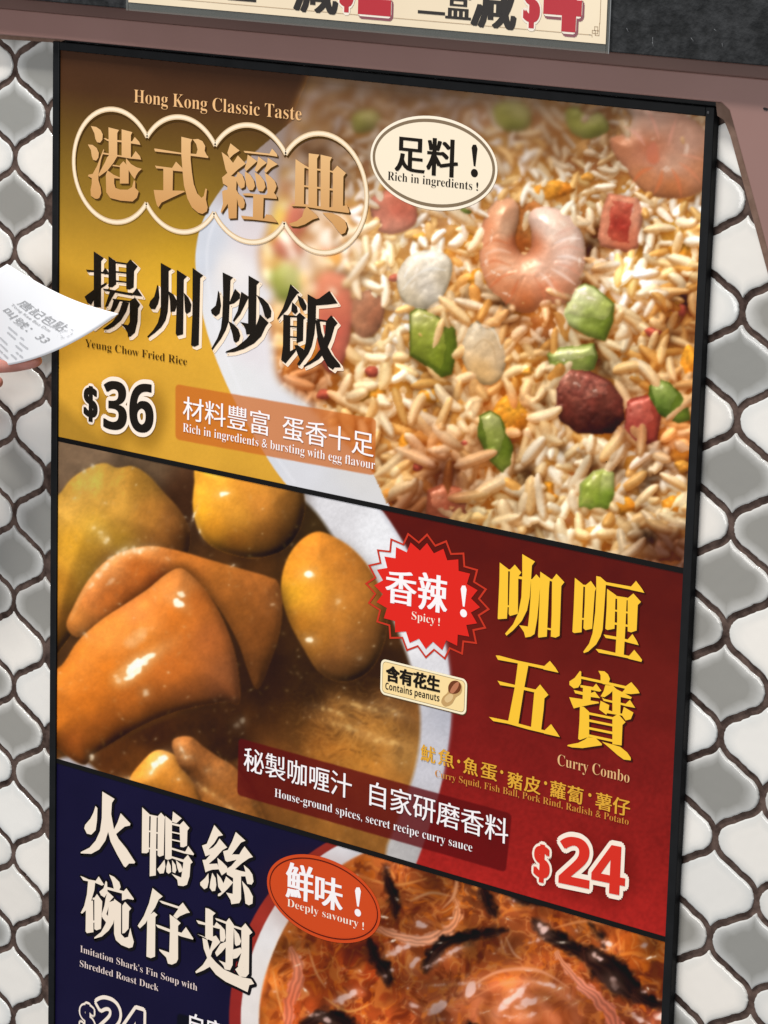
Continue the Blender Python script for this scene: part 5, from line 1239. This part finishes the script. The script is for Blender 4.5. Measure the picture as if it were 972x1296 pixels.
# soup headline
t = MB(); out_i = mat('dark_outline_ink', ink(24, 22, 26), .40, .12); cr3 = mat('warm_white_ink', ink(241, 226, 208), .40, .12)
for ch in '火鴨絲碗仔翅': glyph(t, GLYPHS[ch][0], GLYPHS[ch][1], out_i, Z1, .0034, (.9, .9))
for ch in '火鴨絲碗仔翅': glyph(t, GLYPHS[ch][0], GLYPHS[ch][1], cr3, Z2)
t.build('dish_name', SP)
t = MB(); line(t, serif("Imitation Shark’s Fin Soup with"), (102, 1204.5), (250, 1254), .0142, mat('rose_white_ink', ink(232, 212, 206), .40, .12), Z2, (0,)); line(t, serif('Shredded Roast Duck'), (101.5, 1223), (201, 1254.5), .0142, t.mats[0], Z2, (0,)); t.build('english_dish_name', SP)
navy = mat('navy_ink', ink(30, 27, 56), .40, .12)
price(SP, '24', (123, 1296 + 16), (186, 1296 + 36), .0800, (103, 1303), (119, 1308), .0560, navy, mat('price_rim_ink', ink(244, 230, 216), .40, .12), .0058)
t = MB(); line(t, '自家熬製鮮濃高湯', (240, 1306), (440, 1372), .0330, whitei, Z2, (-.012, .014), (-.008, .008)); t.build('caption', SP)
def w2(t):
    ming(t, '鮮', (363, 1131), (396, 1139), .0510, whitei); ming(t, '味', (400, 1142), (433, 1151), .0460, whitei); bang(t, 453.5, 1123, 1158.5, 5.0, whitei)
    line(t, serif('Deeply savoury'), (364, 1146.5), (454, 1173.5), .0150, cream2, Z2, (-.005,)); line(t, '!', (459, 1176), (461, 1176.6), .014, cream2, Z2)
orange = mat('orange_badge_ink', ink(206, 76, 36), .40, .12)
oval(SP, (338, 1124), (482, 1160), (396, 1081), (428, 1195), orange, orange, None, w2)
t = MB(); L_, R_, T_, B_ = (at([q])[0] for q in ((338, 1124), (482, 1160), (396, 1081), (428, 1195))); ecx, ecy = (L_[0] + R_[0]) / 2, (T_[1] + B_[1]) / 2; ea, eb = (R_[0] - L_[0]) / 2, (T_[1] - B_[1]) / 2
e1, e2 = ellipse(ecx, ecy, ea - .0042, eb - .0042), ellipse(ecx, ecy, ea - .0058, eb - .0058); dk = mat('badge_ring_ink', ink(92, 28, 18), .40, .12)
for k in range(72):
    k2 = (k + 1) % 72; t.poly([(*e1[k], Z1 + .0002), (*e2[k], Z1 + .0002), (*e2[k2], Z1 + .0002), (*e1[k2], Z1 + .0002)], dk)
t.build('badge_ring', SP)

# ---- paper notice in its plastic sleeve -------------------------------------------------
NZ = .0365
notice = thing('price_notice', 'cream paper price notice with red prices in a clear plastic sleeve at the top', 'notice', (.52, .062, NZ))
paper = noisy(mat('cream_paper', rough=.45, spec=.3), (.72, .60, .43), (.80, .68, .50), 6, 3, (.3, .7))
nl, nr, nb, nt = .1557, .8861, .0718, .27
pb = MB(); pb.box((nl, nb, NZ - .0008), (nr, nt, NZ), paper)
sheet = pb.build('paper', notice)
def nline(mb, s, x0, x1, yb_, h, m, z, fat=(0,), fatv=(0,), ring_=0):
    v, fs = letters(s); a0, a1 = v[:, 0].min(), v[:, 0].max()
    offs = [(dx, dy) for dx in fat for dy in fatv] if not ring_ else [(ring_ / h * math.cos(k * .449), ring_ / h * math.sin(k * .449)) for k in range(14)]
    for k, (dx, dy) in enumerate(offs):
        X = x0 + (v[:, 0] - a0) * (x1 - x0) / (a1 - a0) + dx * h; Y = yb_ + v[:, 1] * h + dy * h
        mb.faces(np.c_[X, Y, np.full(len(X), z + k * .000004)].tolist(), fs, m)
nk = mat('notice_black', (.018, .014, .012), .4); nred = mat('notice_red', (.42, .018, .030), .4); nwh = mat('notice_white', (.80, .72, .62), .4); ndk = mat('notice_shadow', (.22, .07, .09), .4)
def xn(px, py=20): return ray(px, py, NZ)[0]
for words, (d, x0, x1, dx0, dx1) in (((('一', 250, 284, 0, .042), ('盒', 288, 324, 0, .042), ('減', 372, 426, -.004, .066)), ('2', 456, 492, 431, 446)),
                                     ((('二', 530, 562, 0, .040), ('盒', 564, 596, 0, .040), ('減', 597, 652, -.004, .066)), ('4', 691, 733, 664, 682))):
    nt_ = MB()
    for s, a, b, yy, h in words: nline(nt_, s, xn(a), xn(b), .0876 + yy, h, nk, NZ + .0003, (-.035, -.018, 0, .018, .035), (-.004, .004))
    nt_.build('writing', sheet); nt_ = MB()
    nline(nt_, gothic(d), xn(x0) + .002, xn(x1) + .002, .0812, .120, ndk, NZ + .00025, ring_=.0050)
    for s, a, b, yb_, h in ((gothic(d), x0, x1, .0835, .120), ('$', dx0, dx1, .0905, .062)):
        nline(nt_, s, xn(a), xn(b), yb_, h, nwh, NZ + .0004, ring_=.0042)
        nline(nt_, s, xn(a), xn(b), yb_, h, nred, NZ + .0006, (-.03, 0, .03), (-.015, .015))
    nt_.build('price', sheet)
bl = MB(); bm = mat('border_ink', (.36, .24, .13), .4); ix0, ix1, iy0 = nl + .010, nr - .0085, nb + .0085
def bar(x0, y0, x1, y1): bl.poly([(x0, y0, NZ + .0003), (x1, y0, NZ + .0003), (x1, y1, NZ + .0003), (x0, y1, NZ + .0003)], bm)
wv = .00055
bar(ix0 + .012, iy0, ix1 - .012, iy0 + wv); bar(ix1 - wv, iy0 + .013, ix1, nt - .012); bar(ix0, iy0 + .013, ix0 + wv, nt - .012)
for sx, cx in ((1, ix1), (-1, ix0)):      # knot corner of the border
    for (a, b, c, d) in ((0, 0, 5, 0), (5, 0, 5, 5), (5, 5, -1, 5), (-1, 5, -1, 9), (-1, 9, 3, 9), (3, 9, 3, 2), (3, 2, -4, 2), (-4, 2, -4, 5), (-4, 5, 0, 5), (0, 5, 0, 0), (-8, 0, -4, 0), (-4, 0, -4, -2), (5, 5, 5, 13)):
        u = .00105; x0, x1 = sorted((cx - sx * (6 - a) * u, cx - sx * (6 - c) * u)); y0, y1 = sorted((iy0 + b * u, iy0 + d * u)); bar(x0, y0, x1 + wv, y1 + wv)
bl.build('border', sheet)
def film():
    m = bpy.data.materials.new('clear_plastic'); m.use_nodes = True; n, l = nodes(m); n.remove(n['Principled BSDF'])
    tr = n.new('ShaderNodeBsdfTransparent'); df = n.new('ShaderNodeBsdfDiffuse'); df.inputs['Color'].default_value = (.30, .31, .28, 1); gl = n.new('ShaderNodeBsdfGlossy'); gl.inputs['Roughness'].default_value = .12
    a = n.new('ShaderNodeMixShader'); a.inputs[0].default_value = .16; b = n.new('ShaderNodeMixShader'); b.inputs[0].default_value = .05
    l.new(tr.outputs[0], a.inputs[1]); l.new(df.outputs[0], a.inputs[2]); l.new(a.outputs[0], b.inputs[1]); l.new(gl.outputs[0], b.inputs[2]); l.new(b.outputs[0], n['Material Output'].inputs['Surface']); return m
fm = film(); pl = MB(); sl_, sr_, sb_ = .1510, .8909, .0616
pl.slab([(sl_, sb_), (nl - .0006, sb_), (nl - .0006, nt), (sl_, nt)], NZ - .0010, NZ - .0004, fm); pl.slab([(nr + .0006, sb_), (sr_, sb_), (sr_, nt), (nr + .0006, nt)], NZ - .0010, NZ - .0004, fm)
pl.slab([(nl, sb_), (nr, sb_), (nr, nb - .0006), (nl, nb - .0006)], NZ - .0010, NZ - .0004, fm)
pl.build('plastic_sleeve', notice)
ed = MB(); em = mat('sleeve_weld', (.26, .27, .28), .25, .6); ed.box((sr_ - .0008, sb_, NZ - .0012), (sr_, nt, NZ - .0003), em); ed.build('sleeve_edge', notice)
# ---- the receipt and the hand that holds it -------------------------------------------
def rz(u, v): return .070 + .020 * u - .040 * v + .018 * math.sin(v * 2.4)
def rpt(u, v):
    """u along the printed lines, v down the slip; the slip curls over"""
    A_, B_ = np.array([9.0, 334.0]), np.array([150.0, 397.0])
    top_ = A_ + (B_ - A_) * u + np.array([2.0, 9.0]) * math.sin(math.pi * u)
    c1, c2, c3 = np.array([-50.0, 36.0]), np.array([-105.0, 66.0]), np.array([-168.0, 68.0])
    w = 3 * v * (1 - v) ** 2 * c1 + 3 * v * v * (1 - v) * c2 + v ** 3 * c3
    w = w * (.45 + .55 * u) + np.array([-14.0, 4.0]) * v * (1 - u)
    return ray(*(top_ + w), rz(u, v))
receipt = thing('paper_receipt', 'curled white paper receipt with grey print held up at the left edge', 'receipt', tuple(rpt(.4, .6)))
rc_m = noisy(mat('receipt_paper', rough=.55, spec=.3), (.76, .775, .81), (.80, .81, .85), 12, 2)
NU, NV = 26, 26
r1 = MB(); pts = [tuple(rpt(i / NU, j / NV)) for j in range(NV + 1) for i in range(NU + 1)]
r1.faces(pts, [(j * (NU + 1) + i, (j + 1) * (NU + 1) + i, (j + 1) * (NU + 1) + i + 1, j * (NU + 1) + i + 1) for j in range(NV) for i in range(NU)], rc_m)
slip = r1.build('paper_slip', receipt, smooth=True)
sd_ = slip.modifiers.new('thickness', 'SOLIDIFY'); sd_.thickness = .0002; sd_.offset = -1
def on_slip(mb, s, u0, u1, v0, h, m, fat=(0,)):
    vv, fs = letters(s); a0, a1 = vv[:, 0].min(), vv[:, 0].max()
    for k, d in enumerate(fat):
        q = []
        for x, y in vv:
            u = u0 + (x - a0) * (u1 - u0) / (a1 - a0) + d; v = v0 - y * h
            p = rpt(u, v); q.append((p[0], p[1], p[2] + .0006 + k * .00001))
        mb.faces(q, fs, m)
pr_m = mat('receipt_print', (.34, .345, .36), .6); pr2 = mat('receipt_pale_print', (.50, .51, .54), .6)
w_ = MB()
on_slip(w_, '唐記包點', .33, .80, .33, .105, pr_m)
on_slip(w_, 'Tong Kee Bao Dim', .31, .74, .385, .040, pr_m)
on_slip(w_, '叫號：33', .33, .84, .50, .095, pr_m)
rr = random.Random(3)
for k in range(9):
    v = .57 + .045 * k; u = .16 + .01 * k
    while u < .90:
        L = rr.uniform(.03, .13)
        if rr.random() < .72:
            q = [rpt(min(u + L * i / 4, .93), v) for i in range(5)] + [rpt(min(u + L * i / 4, .93), v + .013) for i in range(4, -1, -1)]
            w_.poly([(p[0], p[1], p[2] + .0006) for p in q], pr2)
        u += L + rr.uniform(.015, .06)
for (u, v, a) in [(.86, .33, 0)]:                      # small line drawing beside the shop's name
    for k in range(10):
        p, q = (rpt(u + .045 * math.cos(t), v + .05 * math.sin(t) * (1.2 if k % 2 else .7)) for t in (k * .63, k * .63 + .5))
        d = np.array([0, .0007, 0]); w_.poly([(p[0], p[1], p[2] + .0007), (q[0], q[1], q[2] + .0007), (q[0], q[1] + .0007, q[2] + .0007), (p[0], p[1] + .0007, p[2] + .0007)], pr2)
w_.build('receipt_print', slip)

skin = noisy(mat('skin', (.42, .19, .15), .5, .4, Subsurface_Weight=.12), (.40, .165, .130), (.50, .225, .185), 70, 4, (.3, .7), .15, .001)
skin.node_tree.nodes['Principled BSDF'].inputs['Subsurface Radius'].default_value = (.006, .002, .001)
person = thing('person', 'hand of a person reaching in from the left and holding the curled receipt', 'person', tuple(ray(-160, 560, .085)))
# one skinned hand: wrist, palm, four bent fingers of different lengths and a thumb on top of the slip
H = lambda x, y, z: W(*ray(x, y, z))
mm = .001
V, E_, RAD = [], [], []
def chain(pts, first=None):
    k = first
    for (p, r) in pts:
        V.append(p); RAD.append(r); i = len(V) - 1
        if k is not None: E_.append((k, i))
        k = i
    return k
chain([(H(-250, 640, .060), 29 * mm), (H(-215, 585, .068), 26 * mm), (H(-180, 535, .074), 27 * mm)])
palm = 2
k1 = chain([(H(-140, 505, .078), 22 * mm)], palm)
chain([(H(-100, 470, .076), 9.6 * mm), (H(-60, 462, .072), 8.8 * mm), (H(-18, 463, .066), 9.2 * mm), (H(18, 461, .062), 9.0 * mm), (H(42, 457.5, .060), 7.8 * mm), (H(52, 455.5, .060), 5.4 * mm)], k1)
chain([(H(-98, 492, .082), 9.6 * mm), (H(-66, 494, .082), 8.8 * mm), (H(-34, 488, .078), 8.4 * mm), (H(-6, 484, .076), 8.0 * mm), (H(2, 483, .076), 5.6 * mm)], k1)
k2 = chain([(H(-148, 535, .086), 20 * mm)], palm)
chain([(H(-108, 522, .090), 9 * mm), (H(-76, 522, .092), 8.3 * mm), (H(-52, 512, .090), 7.8 * mm), (H(-34, 503, .088), 6.6 * mm)], k2)
chain([(H(-116, 552, .094), 8 * mm), (H(-92, 552, .096), 7.2 * mm), (H(-72, 545, .094), 6.8 * mm), (H(-58, 538, .092), 5.6 * mm)], k2)
chain([(H(-170, 470, .096), 13 * mm), (H(-130, 424, .120), 10.5 * mm), (H(-95, 408, .128), 9.8 * mm), (H(-64, 402, .128), 8.4 * mm), (H(-54, 400, .127), 6 * mm)], palm)
base = parent_base(person)
me = bpy.data.meshes.new('hand'); me.from_pydata([v - base for v in V], E_, []); me.materials.append(skin)
ho = bpy.data.objects.new('hand', me); sc.collection.objects.link(ho); ho.parent = person
sk = ho.modifiers.new('skin', 'SKIN'); sk.use_smooth_shade = True
lay = me.skin_vertices[0] if len(me.skin_vertices) else None
for i, r in enumerate(RAD):
    lay.data[i].radius = (r, r); lay.data[i].use_root = (i == palm)
sb2 = ho.modifiers.new('smooth', 'SUBSURF'); sb2.levels = 2; sb2.render_levels = 2
nail = MB(); nm = mat('nail', (.55, .27, .23), .3, .5)
sleeve_m = noisy(mat('dark_sleeve', rough=.9), (.02, .022, .03), (.035, .037, .05), 60)
cu = MB(); ring_n = 14; rows = []
a0 = H(-252, 642, .060); a1 = H(-330, 760, .045); ax = (a1 - a0).normalized(); sd = ax.cross(Vector((0, 1, 0))).normalized(); up = ax.cross(sd)
inv = lambda w: (w.x / S, (w.z - Z0) / S, -w.y / S)
pts = []
for k in range(5):
    c = a0 + (a1 - a0) * (k / 4 - .12); r = .040 + .004 * k + (.003 if k == 0 else 0)
    for j in range(ring_n): pts.append(inv(c + (sd * math.cos(j * 2 * math.pi / ring_n) + up * math.sin(j * 2 * math.pi / ring_n)) * r))
cu.faces(pts, [(k * ring_n + j, k * ring_n + (j + 1) % ring_n, (k + 1) * ring_n + (j + 1) % ring_n, (k + 1) * ring_n + j) for k in range(4) for j in range(ring_n)], sleeve_m)
cu.build('sleeve_cuff', person, smooth=True)
